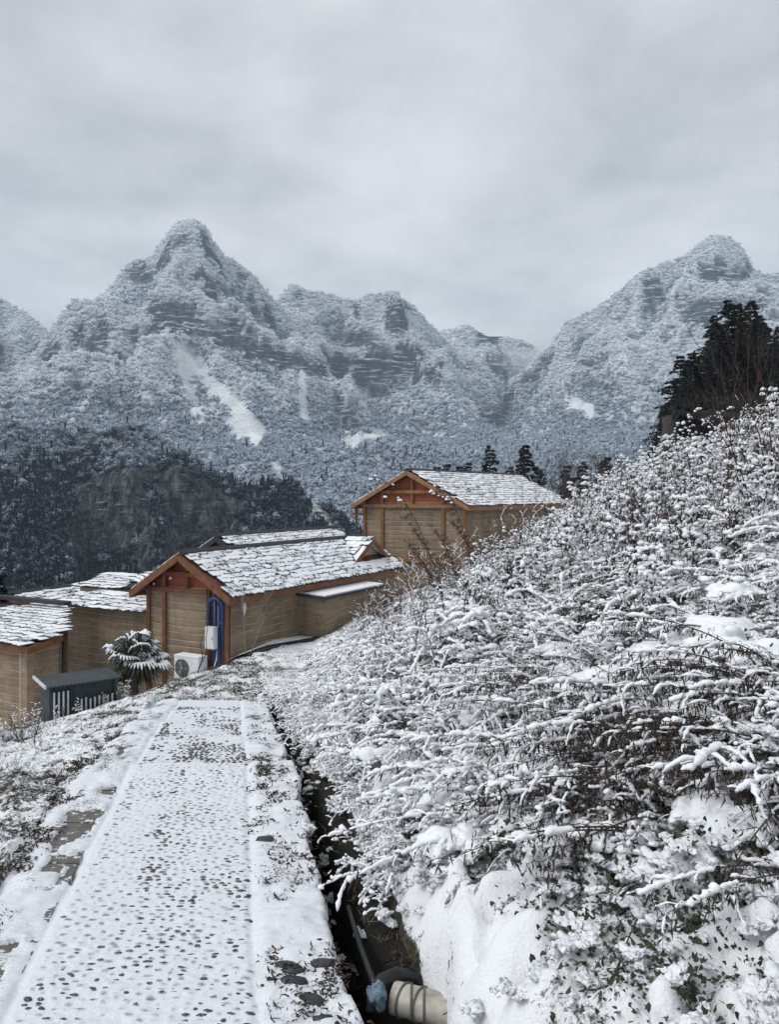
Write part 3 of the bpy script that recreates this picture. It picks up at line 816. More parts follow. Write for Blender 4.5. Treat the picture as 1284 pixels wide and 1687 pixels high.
# snow humps over hidden stones, a shallow dip round the bare ones
for (px, yy, L, Wd), sw in zip(peb, show):
    if yy > 6: continue
    j0, j1 = np.searchsorted(py_, [yy - .04, yy + .04]); i0, i1 = np.searchsorted(ps_, [px - .05, px + .05])
    q = ((ps_[i0:i1][None, :] - px) / L) ** 2 + ((py_[j0:j1][:, None] - yy) / Wd) ** 2
    PZ[j0:j1, i0:i1] += (.0065 if not sw else .003) * np.exp(-q * .9)
thin = np.zeros(PZ.shape)
for (px, yy, L, Wd), sw in zip(peb, show):
    j0, j1 = np.searchsorted(py_, [yy - .045, yy + .045]); i0, i1 = np.searchsorted(ps_, [px - .05, px + .05])
    q = ((ps_[i0:i1][None, :] - px - .004) / L) ** 2 + ((py_[j0:j1][:, None] - yy + .006) / Wd) ** 2
    thin[j0:j1, i0:i1] = np.maximum(thin[j0:j1, i0:i1], np.exp(-q * 1.3) * (.55 + .45 * math.sin(px * 57 + yy * 91)))
thin *= np.clip(.75 + .7 * fbm(PXX * 3.2, PYY * 1.5, 0, 3, 111), .1, 1.2)
# the stone edging on the left lies bare in places
ek = sstep(.02, .10, fbm(PXX * 7, PYY * 4.2, 0, 4, 121) + .42 * np.exp(-((PYY - 4.6) / .9) ** 2) - .22) * np.exp(-((PS + .56 + .05 * fbm(PYY * 3, 0, 0, 3, 124)) / .085) ** 4)
PZ = PZ - .06 * ek
bare = .10 * sh * sstep(-.2, .5, fbm(PXX * 2.2, PYY * 1.3, 0, 3, 120)) + .14 * np.exp(-((PS - .62) / .10) ** 2) * sstep(-.35, .35, fbm(PXX * 1.5, PYY * 1.2, 0, 3, 122)) + .03 * (PS < -.5)
b = MB()
c0, c1 = path_c(-1), path_c(11.3)
sl_y = np.concatenate([np.arange(-1, 6, .5), np.arange(6, 11.4, .2)])
for k in range(len(sl_y) - 1):
    ya, yb = sl_y[k], sl_y[k + 1]
    za, zb = float(walk_z(ya)) - .03, float(walk_z(yb)) - .03
    v = []
    for yy, zz in ((ya, za), (yb, zb)):
        xc = float(path_c(yy)); v += [(xc - .74, yy, zz - .5), (xc + .76, yy, zz - .5), (xc + .76, yy, zz), (xc - .74, yy, zz)]
    b.add(v, [(0, 1, 2, 3), (7, 6, 5, 4), (3, 2, 6, 7), (1, 5, 6, 2), (0, 3, 7, 4)])
path = b.build('path', MAT['concrete'], smooth=False)
tag(path, 'snow-dusted cobbled footpath running downhill', 'path', kind='structure')
b = MB(); b.add(np.stack([PXX, PYY, PZ], -1), grid_quads(*PXX.shape))
ps = b.build('snow_cover', MAT['path_snow'], path); attr(ps.data, 'bare', bare); attr(ps.data, 'thin', thin); ps['kind'] = 'stuff'
def pebble_verts(rng):
    v = []
    for r, z, n in ((1.05, -.6, 8), (.92, .1, 8), (.55, .42, 8)):
        for k in range(n):
            a = k / n * 6.283; rr = r * (1 + rng.normal(0, .09)); v.append((math.cos(a) * rr, math.sin(a) * rr, z + rng.normal(0, .05)))
    v.append((0, 0, .52))
    q = [(i + k, i + (k + 1) % 8, i + 8 + (k + 1) % 8, i + 8 + k) for i in (0, 8) for k in range(8)]
    t = [(16 + k, 16 + (k + 1) % 8, 24) for k in range(8)]
    return np.array(v), q, t
PV = [pebble_verts(rng) for _ in range(6)]
pm = []
for v, q, t in PV:
    b = MB(); b.add(v * (.026, .016, .018), q, t); pm.append(b.mesh('cobble', MAT['cobble']))
sel = peb[show]; order = np.argsort(sel[:, 1]); rest = MB()
for r, k in enumerate(order):
    px, yy, L, Wd = sel[k]
    xw = px + float(path_c(yy)) + .02 * float(fbm(yy * .6, 0, 0, 2, 100)); zw = float(walk_z(yy)) + rng.uniform(.001, .008) + (.003 if yy > 6 else 0)
    sx, sy = L / .026, Wd / .016; ra = rng.normal(0, .18)
    if yy < 1.9: continue
    if r < 420 and len([1]) and rest.n == 0 and path.get('cobbles', 0) < 300:
        path['cobbles'] = path.get('cobbles', 0) + 1
        o = obj('cobble', pm[rng.integers(6)], path); o.location = (xw, yy, zw); o.rotation_euler = (rng.normal(0, .06), rng.normal(0, .06), ra - .2); o.scale = (sx, sy, 1)
    else:
        v, q, t = PV[rng.integers(6)]; v = v * (L, Wd, .018); ca, sa = math.cos(ra), math.sin(ra)
        rest.add(np.stack([v[:, 0] * ca - v[:, 1] * sa + xw, v[:, 0] * sa + v[:, 1] * ca + yy, v[:, 2] + zw], 1), q, t)
del path['cobbles']
rest.build('cobbles', MAT['cobble'], path)['kind'] = 'stuff'
def flat_stone(name, x, y, a, c, mat, z, rng):
    n = 12; b = MB(); top, bot, mid = [], [], []
    for k in range(n):
        t = k / n * 6.283; r = 1 + rng.normal(0, .10)
        dx_, dy_ = math.cos(t) * a * r, math.sin(t) * c * r
        top.append((dx_ * .86, dy_ * .86, .012 + rng.normal(0, .001))); mid.append((dx_, dy_, .002)); bot.append((dx_, dy_, -.05))
    v = top + mid + bot + [(0, 0, .014)]
    q = [(i + n + k, i + n + (k + 1) % n, i + (k + 1) % n, i + k) for i in (0, n) for k in range(n)]
    b.add(v, q, [(k, (k + 1) % n, 3 * n) for k in range(n)])
    o = obj(name, b.mesh(name, mat), path); o.location = (x, y, z); o.rotation_euler = (-.08, rng.normal(0, .03), -.2 + rng.normal(0, .25))
    return o
for k in range(9):
    y0_, y1_ = 1.6 + k * .62, 1.6 + k * .62 + .605; b = MB()
    b.add([(float(path_c(yy)) + s_, yy, float(walk_z(yy)) + dz_) for yy in (y0_, y1_) for s_, dz_ in ((-.70, -.1), (-.70, .006), (-.46, .006), (-.46, -.1))], [(0, 1, 5, 4), (1, 2, 6, 5), (2, 3, 7, 6), (0, 3, 2, 1), (4, 5, 6, 7)])
    b.build('edging_stone', MAT['flagstone'], path, smooth=False)
for s_, y_, a_, c_ in [(-.72, 3.25, .07, .05), (-.75, 3.05, .06, .04)]:
    flat_stone('flagstone', float(path_c(y_)) + s_, y_, a_, c_, MAT['flagstone'], float(walk_z(y_)) + .016, rng)
for s_, y_, a_, c_ in [(.565, 3.02, .062, .036), (.575, 2.92, .056, .034), (.63, 2.80, .045, .036), (.66, 2.68, .04, .022), (.57, 3.14, .05, .02), (.52, 4.62, .05, .05), (.53, 4.40, .05, .05), (.70, 3.05, .05, .03)]:
    flat_stone('edge_stone', float(path_c(y_)) + s_, y_, a_, c_, MAT['dark_stone'], float(walk_z(y_)) + .012, rng)

# ================================================================== houses
def slate_mesh(rng, w, l, dusted=False):
    pts = []                                   # x across, y down the slope, lower edge ragged
    pts += [(-w / 2, -l * .55)] + [(w / 2, -l * .55)]
    low = [(w / 2 - k * w / 4 + rng.normal(0, .008), l * .45 + rng.normal(0, .028)) for k in range(5)]
    pts += low; P = np.array(pts); P[0, 0] += rng.normal(0, .006); n = len(P)
    th = rng.uniform(.018, .030)
    ins = P.copy(); ins[2:, 1] -= rng.uniform(.006, .036, 5); ins[:, 0] *= .955
    b = MB()
    z0 = np.zeros(n)
    b.add(np.vstack([np.c_[P, z0], np.c_[P, z0 + th]]), [(k, n + k, n + (k + 1) % n, (k + 1) % n) for k in range(n)], [(n, n + k + 1, n + k) for k in range(1, n - 1)], m=0)
    sn = rng.uniform(.012, .022)
    i2 = ins.copy(); i2[2:, 1] -= .014; i2[:, 0] *= .97
    b.add(np.vstack([np.c_[ins, z0 + th + .001], np.c_[i2, z0 + th + sn]]), [(k, n + k, n + (k + 1) % n, (k + 1) % n) for k in range(n)], [(n, n + k + 1, n + k) for k in range(1, n - 1)], m=1)
    return b.mesh('slate', [MAT['slate'], MAT['slate_dusted'] if dusted else MAT['snow']], smooth=False)
rs = np.random.default_rng(21)
SL = [slate_mesh(rs, .36, .30, k > 5) for k in range(10)]
def slates(roof, base, o, ax_u, ax_d, length, run, rng, course=.185, w=.34, skip=None, lift=.03, jag=.035):
    """lay slates on the roof plane o + u*ax_u + d*ax_d (d runs downhill)"""
    o, ax_u, ax_d = Vector(o), Vector(ax_u).normalized(), Vector(ax_d).normalized()
    nrm = ax_u.cross(ax_d).normalized()
    if nrm.z < 0: nrm = -nrm
    d = course * .6; r = 0
    while d < run + course * .35:
        u = -rng.uniform(0, w)
        while u < length:
            ww = w * rng.uniform(.75, 1.3)
            uc, dc = u + ww / 2, d + rng.normal(0, jag * .5)
            u += ww
            if uc < ww * .35 or uc > length - ww * .35 or (skip and skip(uc, dc)): continue
            p = o + ax_u * uc + ax_d * min(dc, run + .03) + nrm * lift
            tilt = .10 + rng.normal(0, .02)
            yd = (ax_d + nrm * tilt).normalized(); xd = (ax_u + nrm * rng.normal(0, .015) + ax_d * rng.normal(0, .045)).normalized()
            zd = xd.cross(yd)
            if zd.z < 0: xd = -xd; zd = -zd
            M = Matrix((xd * (ww / .36 * 1.02), yd * (course / .185), zd)).transposed().to_4x4()
            M.translation = p - Vector(base)
            s = obj('slate', SL[rng.integers(len(SL))], roof); s.matrix_local = M
        d += course; r += 1
def earth_wall(parent, base, A, B, z0, z1, thick, rng, layer=.2, inset=0.0):
    """rammed earth from plan point A to B; the face is on the right of A->B; each rammed lift is a piece of its own"""
    A, B = np.array(A, float), np.array(B, float); d = B - A; L = np.hypot(*d); d /= L; nn = np.array([d[1], -d[0]])
    c = (A + B) / 2 - nn * thick / 2
    b = MB(); b.box((c[0], c[1], (z0 + z1) / 2), (L / 2, thick / 2, (z1 - z0) / 2), [(d[0], d[1], 0), (-nn[0], -nn[1], 0), (0, 0, 1)])
    wall = b.build('wall', MAT['earth_joint'], parent, smooth=False)
    z = z1 - .004; k = 0; ns = max(6, int(L / .22)); t = np.linspace(0, 1, ns)
    seam = np.full(ns, z1 - .004)
    while z > z0 + .1:
        h = layer * rng.uniform(.9, 1.1)
        nxt = np.full(ns, z - h) + .034 * fbm(t * L * .9, k * 3.1, A[0], 3, 130) + .006 * fbm(t * L * 6, k * 3.1, 0, 2, 131)
        g0 = .0008 + .016 * np.clip(fbm(t * L * 2.0, k * 1.7, 2, 3, 132) + .12, 0, 1)
        top, bot = seam - g0, nxt + g0
        pr = .003 + .001 * rng.uniform(-1, 1) + .003 * fbm(t * L * 1.5, k * 2.2, 5, 3, 133)
        P = A[None, :] + d[None, :] * (t[:, None] * (L - .006) + .003)
        def row(off, zz): return np.c_[P + nn[None, :] * off[:, None] if np.ndim(off) else P + nn[None, :] * off, zz]
        V = np.vstack([row(-.003, top), row(pr * .75, top - .004), row(pr, (top * .7 + bot * .3)), row(pr * .95, (top * .3 + bot * .7)), row(pr * .7, bot + .004), row(-.003, bot)])
        i = np.arange(ns - 1)
        q = np.vstack([np.stack([r * ns + i, (r + 1) * ns + i, (r + 1) * ns + i + 1, r * ns + i + 1], 1) for r in range(5)])
        b = MB(); b.add(V, q); b.build('earth_layer', MAT['rammed_earth'], wall, base=base)
        seam = nxt; z -= h; k += 1
    return wall
def v3(p, z): return (float(p[0]), float(p[1]), float(z))
rh = np.random.default_rng(33)

def gable_house(name, label, O, ud, Wd, Ln, z_eave, z_ridge, z_base, oh_g, oh_e, timber, skip=None, cross=None, ridge_mat='slate_ridge', far_slates=False, fwall=True, side_len=None, course=.185, sw=.34, cat='house', side_from=0):
    O = np.array(O, float); ud = np.array(ud, float) / np.hypot(*ud); vd = np.array([-ud[1], ud[0]])
    base = v3(O, z_base)
    root = thing(name, base, label, cat)
    at = lambda u, v: O + ud * u + vd * v
    run_h = Wd / 2 + oh_e; rise = z_ridge - z_eave; pitch = rise / run_h
    side_len = side_len or Ln
    earth_wall(root, base, at(0, Wd), at(0, 0), z_base, z_eave + .12, .3, rh)
    earth_wall(root, base, at(side_from, 0), at(side_len, 0), z_base, z_eave + .16, .3, rh)
    b = MB(); b.prism([v3(at(.31, .31), z_base), v3(at(.31, Wd), z_base), v3(at(Ln, Wd), z_base), v3(at(Ln, .31), z_base)], (0, 0, z_eave + .1 - z_base))
    b.build('rear_wall', MAT['earth_joint'], root, smooth=False)
    # roof deck, both slopes
    ext0, ext1 = -oh_g, Ln + .25
    up = np.array([*(-vd * 0), 0.])
    rid = lambda u, dz=0: np.array(v3(at(u, Wd / 2), z_ridge + dz))
    eR = lambda u, dz=0: np.array(v3(at(u, -oh_e), z_eave + dz)); eL = lambda u, dz=0: np.array(v3(at(u, Wd + oh_e), z_eave + dz))
    b = MB()
    for e in (eR, eL):
        b.prism([rid(ext0, -.07), rid(ext1, -.07), e(ext1, -.07), e(ext0, -.07)], (0, 0, .06))
    roof = b.build('roof', MAT['timber_dark'], root, smooth=False)
    b = MB(); b.prism([eL(ext0, .0), eL(ext1, .0), rid(ext1, .0), rid(ext0, .0)], (0, 0, .05)); b.build('far_slope', MAT['slate_dusted'], roof, smooth=False)
    ax_d = Vector(eR(0) - rid(0)); run = ax_d.length
    slates(roof, base, rid(ext0), Vector(rid(1) - rid(0)), ax_d, ext1 - ext0, run, rh, course, sw, skip)
    # ridge capping of overlapped stone pieces
    n = int((ext1 - ext0) / .55)
    for k in range(n):
        a = ext0 + (ext1 - ext0) * k / n; c = a + (ext1 - ext0) / n + .03
        b = MB(); p0, p1 = rid(a, .045 + .012 * rh.uniform()), rid(c, .045 + .012 * rh.uniform())
        sv = np.array([vd[0], vd[1], 0]); v = []
        for p in (p0, p1):
            v += [p + sv * .17 - (0, 0, .085), p + sv * .15 - (0, 0, .03), p + (0, 0, .05), p - sv * .15 - (0, 0, .03), p - sv * .17 - (0, 0, .085)]
        b.add(v, [(i, i + 1, i + 6, i + 5) for i in range(4)], [(0, 2, 1), (0, 3, 2), (0, 4, 3), (5, 6, 7), (5, 7, 8), (5, 8, 9)])
        b.build('ridge_stone', MAT[ridge_mat], roof, smooth=False)
    # bargeboards and fascia
    for e in (eR, eL):
        b = MB(); b.bar(rid(ext0 - .03, -.10), e(ext0 - .03, -.10), .06, .17); b.build('bargeboard', MAT[timber], root, smooth=False)
    b = MB(); b.bar(eR(ext0 - .05, -.10), eR(ext1, -.10), .05, .17); b.build('fascia', MAT[timber], root, smooth=False)
    b = MB(); b.bar(eL(ext0 - .05, -.10), eL(ext1, -.10), .05, .17); b.build('fascia', MAT[timber], root, smooth=False)
    b = MB(); b.prism([eR(ext0 + .1, -.19), eR(ext1, -.19), v3(at(ext1, .02), z_eave - .03), v3(at(ext0 + .1, .02), z_eave - .03)], (0, 0, .03)); b.build('soffit', MAT['timber_dark'], root, smooth=False)
    # gable plaster
    zg = z_eave + .12; hw = (z_ridge - .08 - zg) / pitch
    b = MB(); b.prism([v3(at(.05, Wd), zg), v3(at(.05, Wd), z_ridge - .10 - pitch * Wd / 2), v3(at(.05, Wd / 2), z_ridge - .10), v3(at(.05, 0), z_ridge - .10 - pitch * Wd / 2), v3(at(.05, 0), zg)], v3(ud * .2, 0))
    b.build('gable_panel', MAT['red_plaster'], root, smooth=False)
    return root, base, at, pitch, roof, rid, eR

def post(root, at, v, z0, z1, mat, w=.10, name='post', out=.07):
    b = MB(); a = at(-out, v); b.bar(v3(a, z0), v3(a, z1), w, w * .9, up=(0, 1, 0)); return b.build(name, MAT[mat], root, smooth=False)
def beam(root, at, v0, v1, z, mat, h=.11, w=.09, name='beam', out=.08):
    b = MB(); b.bar(v3(at(-out, v0), z), v3(at(-out, v1), z), w, h); return b.build(name, MAT[mat], root, smooth=False)

# --- long low house in the middle
O1 = (-4.07, 20.0); U1 = (.475, .88)
cross_u, cross_g, cross_w = 7.75, 1.18, 1.15
def skip1(u, d):
    u = u - .35; h = d / math.hypot(1, .607)
    return h < cross_g + .12 and abs(u - cross_u) < cross_w * max(h, .05) / cross_g * 1.0
h1, b1, at1, p1, rf1, rid1, e1 = gable_house('rammed_earth_house', 'long low rammed earth house with red gable, blue pipes and snowy slate roof', O1, U1, 2.86, 8.95, -.98, .07, -4.9, .35, .30, 'timber', skip1, side_len=2.98)
for v_, z1_ in ((.06, -.72), (.68, -.40), (2.22, -.40), (2.80, -.72)): post(h1, at1, v_, -4.8, z1_, 'timber', .09)
beam(h1, at1, .68, 2.86, -.93, 'timber_dark', .12, .085, out=.10); beam(h1, at1, .62, 2.22, -.50, 'timber_dark', .11, .085, out=.10)
post(h1, at1, 1.43, -.87, -.50, 'timber_dark', .09); post(h1, at1, 1.43, -.44, -.16, 'timber_dark', .08)
# little cross gable at the far end of the roof
base_g = b1
zr = .07 - .01
def rp(u, h, z): return np.array(v3(at1(u, 1.43 - h), z))
apex, bl, br, back = rp(cross_u, cross_g + .06, zr), rp(cross_u - cross_w, cross_g + .06, zr - cross_g * .607), rp(cross_u + cross_w, cross_g + .06, zr - cross_g * .607), rp(cross_u, 0, zr)
b = MB(); b.prism([back, apex, bl], (0, 0, .035)); b.prism([back, br, apex], (0, 0, .035)); cg = b.build('cross_gable_roof', MAT['snow'], h1, smooth=False)
slates(cg, b1, back, Vector(apex - back), Vector(bl - apex), cross_g + .06, (bl - apex).__abs__().max() and float(np.linalg.norm(bl - apex)), rh, .185, .34, lambda u, d: u < d * cross_g / float(np.linalg.norm(bl - apex)) + .05, lift=.045)
for e in (bl, br):
    b = MB(); b.bar(apex + (0, 0, -.03), e + (0, 0, -.03), .05, .14); b.build('bargeboard', MAT['timber'], h1, smooth=False)
b = MB(); b.prism([rp(cross_u, cross_g - .25, zr - .08), rp(cross_u - cross_w + .1, cross_g - .25, zr - .66), rp(cross_u + cross_w - .1, cross_g - .25, zr - .66)], v3(np.array([-.88, .475]) * .1, 0)); b.build('gablet_wall', MAT['earth_joint'], h1, smooth=False)
# projecting side room with a flat slate coping
A_, B_, C_ = at1(2.98, .30), at1(2.98, -.92), at1(6.3, -.92)
earth_wall(h1, b1, at1(6.3, 0), at1(8.9, 0), -4.6, -.82, .3, rh)
earth_wall(h1, b1, at1(6.3, -.92), at1(6.3, .0), -4.6, -1.31, .25, rh)
earth_wall(h1, b1, A_, B_, -4.6, -1.30, .3, rh); earth_wall(h1, b1, B_, C_, -4.6, -1.30, .3, rh)
b = MB(); b.prism([v3(at1(2.86, .15), -1.30), v3(at1(6.42, .15), -1.30), v3(at1(6.42, -1.06), -1.36), v3(at1(2.86, -1.06), -1.36)], (0, 0, .07)); b.build('coping', MAT['slate'], h1, smooth=False)
b = MB(); b.prism([v3(at1(2.92, .10), -1.226), v3(at1(6.36, .10), -1.226), v3(at1(6.36, -.98), -1.284), v3(at1(2.92, -.98), -1.284)], (0, 0, .035)); b.build('coping_snow', MAT['snow'], h1, smooth=False)
b = MB(); b.box(v3(at1(-.11, 1.95), -.62), (.03, .03, .03)); b.build('light_fitting', MAT['white_plastic'], h1)
b = MB(); b.box(v3(at1(-.11, 2.55), -.80), (.025, .025, .025)); b.build('light_fitting', MAT['white_plastic'], h1)

# blue pipes, meter box, air conditioner: things fixed to the gable
def pipe(name, pts, r, mat, parent, sides=10):
    b = MB(); b.tube(pts, r, sides); return b.build(name, mat, parent)
pr = thing('drain_pipes', v3(at1(-.12, .4), -4.3), 'cluster of blue plastic pipes running down the corner of the gable', 'pipes')
def arch(v0, v1, zt, z0, z1, out):
    P = []
    r = (v1 - v0) / 2
    P.append(v3(at1(-out, v0), z0)); P.append(v3(at1(-out, v0), (z0 + zt) / 2)); 
    for k in range(7):
        a = math.pi * (1 - k / 6); P.append(v3(at1(-out, (v0 + v1) / 2 + math.cos(a) * r), zt + math.sin(a) * r * .7))
    P.append(v3(at1(-out, v1), (z1 + zt) / 2)); P.append(v3(at1(-out, v1), z1)); return P
pipe('pipe', arch(.14, .60, -1.22, -4.35, -3.3, .16), .052, MAT['pvc_blue'], pr)
pipe('pipe', [v3(at1(-.13, .40), -.95), v3(at1(-.13, .40), -2.2), v3(at1(-.13, .40), -2.95)], .045, MAT['pvc_blue'], pr)
pipe('pipe', [v3(at1(-.13, .27), -1.25), v3(at1(-.13, .27), -2.6), v3(at1(-.13, .27), -4.3)], .05, MAT['pvc_blue'], pr)
pipe('pipe', [v3(at1(-.2, .60), -3.3), v3(at1(-.2, .50), -3.42), v3(at1(-.2, .2), -3.95), v3(at1(-.2, .1), -4.2)], .04, MAT['pvc_blue'], pr)
for v_, z_ in ((.14, -1.7), (.14, -2.9), (.60, -1.7), (.60, -2.7)):
    b = MB(); b.tube([v3(at1(-.16, v_), z_), v3(at1(-.16, v_), z_ + .07)], .062, 10); b.build('coupling', MAT['pvc_blue'], pr)
bx1 = thing('meter_box', v3(at1(-.2, .40), -2.35), 'white meter box mounted over the blue pipes', 'box')
b = MB(); ax1 = [(.88, -.475, 0), (.475, .88, 0), (0, 0, 1)]; c = at1(-.26, .42); b.box(v3(c, -2.05), (.15, .07, .28), ax1); b.build('case', MAT['white_plastic'], bx1, smooth=False)
b = MB(); b.box(v3(at1(-.337, .42), -2.05), (.13, .006, .25), ax1); b.build('door', MAT['white_plastic'], bx1, smooth=False)
b = MB(); b.box(v3(at1(-.347, .32), -2.05), (.01, .008, .03), ax1); b.build('latch', MAT['grey_plastic'], bx1, smooth=False)
acb = v3(at1(-.45, 1.05), -3.23)
ac = thing('air_conditioner', acb, 'white air conditioner outdoor unit standing on a slab by the gable', 'air conditioner')
b = MB(); b.box(v3(at1(-.45, 1.05), -2.92), (.41, .16, .29), ax1); b.build('case', MAT['white_plastic'], ac, smooth=False)
b = MB(); b.box(v3(at1(-.45, 1.05), -2.625), (.42, .17, .012), ax1); b.build('lid', MAT['white_plastic'], ac, smooth=False)
b = MB(); b.box(v3(at1(-.45, 1.05), -2.608), (.40, .15, .008), ax1); b.build('snow', MAT['snow'], ac, smooth=False)
fc = np.array(v3(at1(-.625, 1.18), -2.92)); e1_ = np.array((.88, -.475, 0)); nn_ = np.array((-.475, -.88, 0)); zz_ = np.array((0, 0, 1.))
b = MB(); n = 28; v = [fc + nn_ * .0] + [fc + (e1_ * math.cos(k / n * 6.283) + zz_ * math.sin(k / n * 6.283)) * .225 + nn_ * .002 for k in range(n)]
b.add(v, t=[(0, 1 + k, 1 + (k + 1) % n) for k in range(n)]); b.build('fan_opening', MAT['black_plastic'], ac, smooth=False)
gr_ = MB()
for r_ in (.06, .10, .14, .18, .222):
    gr_.tube([fc + nn_ * .02 + (e1_ * math.cos(k / 24 * 6.283) + zz_ * math.sin(k / 24 * 6.283)) * r_ for k in range(25)], .006, 4, cap=False)
for k in range(8):
    gr_.tube([fc + nn_ * .022, fc + nn_ * .022 + (e1_ * math.cos(k / 8 * 6.283) + zz_ * math.sin(k / 8 * 6.283)) * .225], .005, 4)
gr_.build('fan_grille', MAT['grey_plastic'], ac)
for k in range(3):
    b = MB(); a = k / 3 * 6.283; dr_ = e1_ * math.cos(a) + zz_ * math.sin(a); sd_ = -e1_ * math.sin(a) + zz_ * math.cos(a)
    b.prism([fc + nn_ * .008 + dr_ * .03, fc + nn_ * .008 + dr_ * .19 + sd_ * .05, fc + nn_ * .008 + dr_ * .17 - sd_ * .07], nn_ * .004); b.build('fan_blade', MAT['grey_plastic'], ac, smooth=False)
b = MB(); b.tube([fc + nn_ * .01, fc + nn_ * .03], .04, 12); b.build('fan_hub', MAT['grey_plastic'], ac)
b = MB(); b.box(v3(at1(-.50, .645), -2.95), (.02, .07, .12), ax1); b.build('valve_cover', MAT['white_plastic'], ac, smooth=False)
for k in range(2):
    b = MB(); b.box(v3(at1(-.45, .78 + .55 * k), -3.225), (.03, .17, .012), ax1); b.build('foot', MAT['grey_plastic'], ac, smooth=False)
b = MB(); b.tube([v3(at1(-.5, .62), -3.0), v3(at1(-.45, .52), -3.08), v3(at1(-.3, .46), -3.05), v3(at1(-.16, .44), -2.7), v3(at1(-.12, .43), -2.3)], .018, 6); b.build('hose', MAT['white_plastic'], ac)
b = MB(); b.tube([v3(at1(-.5, .62), -2.95), v3(at1(-.5, .54), -3.14), v3(at1(-.36, .40), -3.16), v3(at1(-.2, .36), -2.9)], .014, 6); b.build('hose', MAT['white_plastic'], ac)
sl_ = thing('concrete_slab', v3(at1(-.45, 1.0), -3.5), 'concrete slab under the air conditioner', 'slab')
b = MB(); b.box(v3(at1(-.42, .95), -3.28), (.62, .32, .045), ax1); b.build('slab', MAT['concrete'], sl_, smooth=False)
b = MB(); b.box(v3(at1(-.40, .92), -3.60), (.45, .22, .27), ax1); b.build('footing', MAT['concrete'], sl_, smooth=False)
rg = thing('hanging_rag', v3(at1(.05, -.31), -1.55), 'white rag hanging from the eave corner of the long house', 'rag')
b = MB(); p_ = np.array(v3(at1(.1, -.34), -1.15)); b.tube([p_, p_ + (.0, 0, -.12), p_ + (.015, 0, -.25), p_ + (.005, 0, -.36)], [.012, .035, .028, .008], 7); b.build('cloth', MAT['rag'], rg)
b = MB(); b.tube([p_ + (.04, 0, .0), p_ + (.05, .01, -.15), p_ + (.045, 0, -.24)], [.01, .022, .006], 6); b.build('cloth', MAT['rag'], rg)

# concrete drain kerb curving along the house
kp_ = np.array([U(398, 1082, 19.4), U(430, 1072, 20.3), U(470, 1056, 21.4), (-1.62, 22.9, 0), (-.75, 24.6, 0), (.15, 26.4, 0), (1.1, 28.2, 0), (1.7, 29.6, 0)])
tt = np.linspace(0, 1, 50); kx_ = np.interp(tt, np.linspace(0, 1, len(kp_)), kp_[:, 0]); ky_ = np.interp(tt, np.linspace(0, 1, len(kp_)), kp_[:, 1])
kx_ = np.convolve(np.pad(kx_, 4, mode='edge'), np.ones(9) / 9, 'valid'); ky_ = np.convolve(np.pad(ky_, 4, mode='edge'), np.ones(9) / 9, 'valid')
kz_ = H(kx_, ky_, False) + .06
kz_ = np.convolve(np.pad(kz_, 4, mode='edge'), np.ones(9) / 9, 'valid')
K = np.stack([kx_, ky_, kz_], 1)
kb = thing('drain_kerb', tuple(K[0] - (0, 0, .3)), 'dark concrete drain kerb curving up beside the long house', 'kerb')
b = MB(); off = np.array([(-.80, .50, 0)]) * .0
v = np.concatenate([K + (.16, -.1, .0), K + (.16, -.1, -.16), K + (-.0, .0, .0), K + (-.0, .0, -.5)]).reshape(4, 50, 3).transpose(1, 0, 2).reshape(-1, 3)
q = []
for i in range(49):
    a = i * 4; c = a + 4; q += [(a, c, c + 1, a + 1), (a, a + 2, c + 2, c), (a + 2, a + 3, c + 3, c + 2)]
b.add(v, q); b.build('kerb', MAT['slate'], kb, smooth=False)
b = MB(); wv = np.array([-.88, .475, 0]); v = np.concatenate([K + (.03, 0, .03), K + wv * .25 + (0, 0, .09), K + wv * .40 + (0, 0, .08), K + wv * .60 + (0, 0, .0)]).reshape(4, 50, 3).transpose(1, 0, 2).reshape(-1, 3)
v[:, 2] = np.minimum(v[:, 2], H(v[:, 0], v[:, 1], False) + .12) + .015 * fbm(v[:, 0] * 3, v[:, 1] * 3, 0, 3, 150)
b.add(v, [(i * 4 + k, i * 4 + k + 1, i * 4 + k + 5, i * 4 + k + 4) for i in range(49) for k in range(3)]); b.build('snow', MAT['snow'], kb)

# --- tall house further up
O2 = (3.09, 31.6); U2 = (.574, .819)
h2, b2, at2, p2, rf2, rid2, e2 = gable_house('tall_house', 'tall rammed earth house with pale timber frame and red gable', O2, U2, 5.15, 10.0, 1.16, 2.62, -4.6, .45, .36, 'timber_pale', course=.235, sw=.40)
for v_, z1_ in ((.05, 1.45), (1.04, 1.75), (4.12, 1.75), (5.08, 1.45)): post(h2, at2, v_, -4.4, z1_, 'timber_pale', .12)
beam(h2, at2, 0, 5.15, 1.12, 'timber_pale', .14, .10, out=.11); beam(h2, at2, 1.04, 4.12, 1.72, 'timber_pale', .13, .10, out=.11); beam(h2, at2, 1.04, 5.15, -1.15, 'timber_pale', .14, .10, out=.11)
post(h2, at2, 2.58, 1.19, 1.66, 'timber_pale', .11); post(h2, at2, 2.58, 1.78, 2.35, 'timber_pale', .11)
b = MB(); b.bar(v3(at2(-.1, 5.5), .55), v3(at2(-.1, 5.5), 1.05), .12, .12, up=(0, 1, 0)); b.bar(v3(at2(-.1, 5.15), .74), v3(at2(-.1, 5.72), .74), .1, .09); b.bar(v3(at2(-.1, 5.5), .30), v3(at2(-.1, 5.5), .549), .08, .08, up=(0, 1, 0)); b.build('eave_bracket', MAT['timber'], h2, smooth=False)

# --- house behind the long one
h3, b3, at3, p3, rf3, rid3, e3 = gable_house('rear_house', 'house hidden behind the long one, only its snowy roof showing', at1(5.2, 3.2), U1, 3.0, 7.0, -.86, .20, -4.8, .3, .3, 'slate')

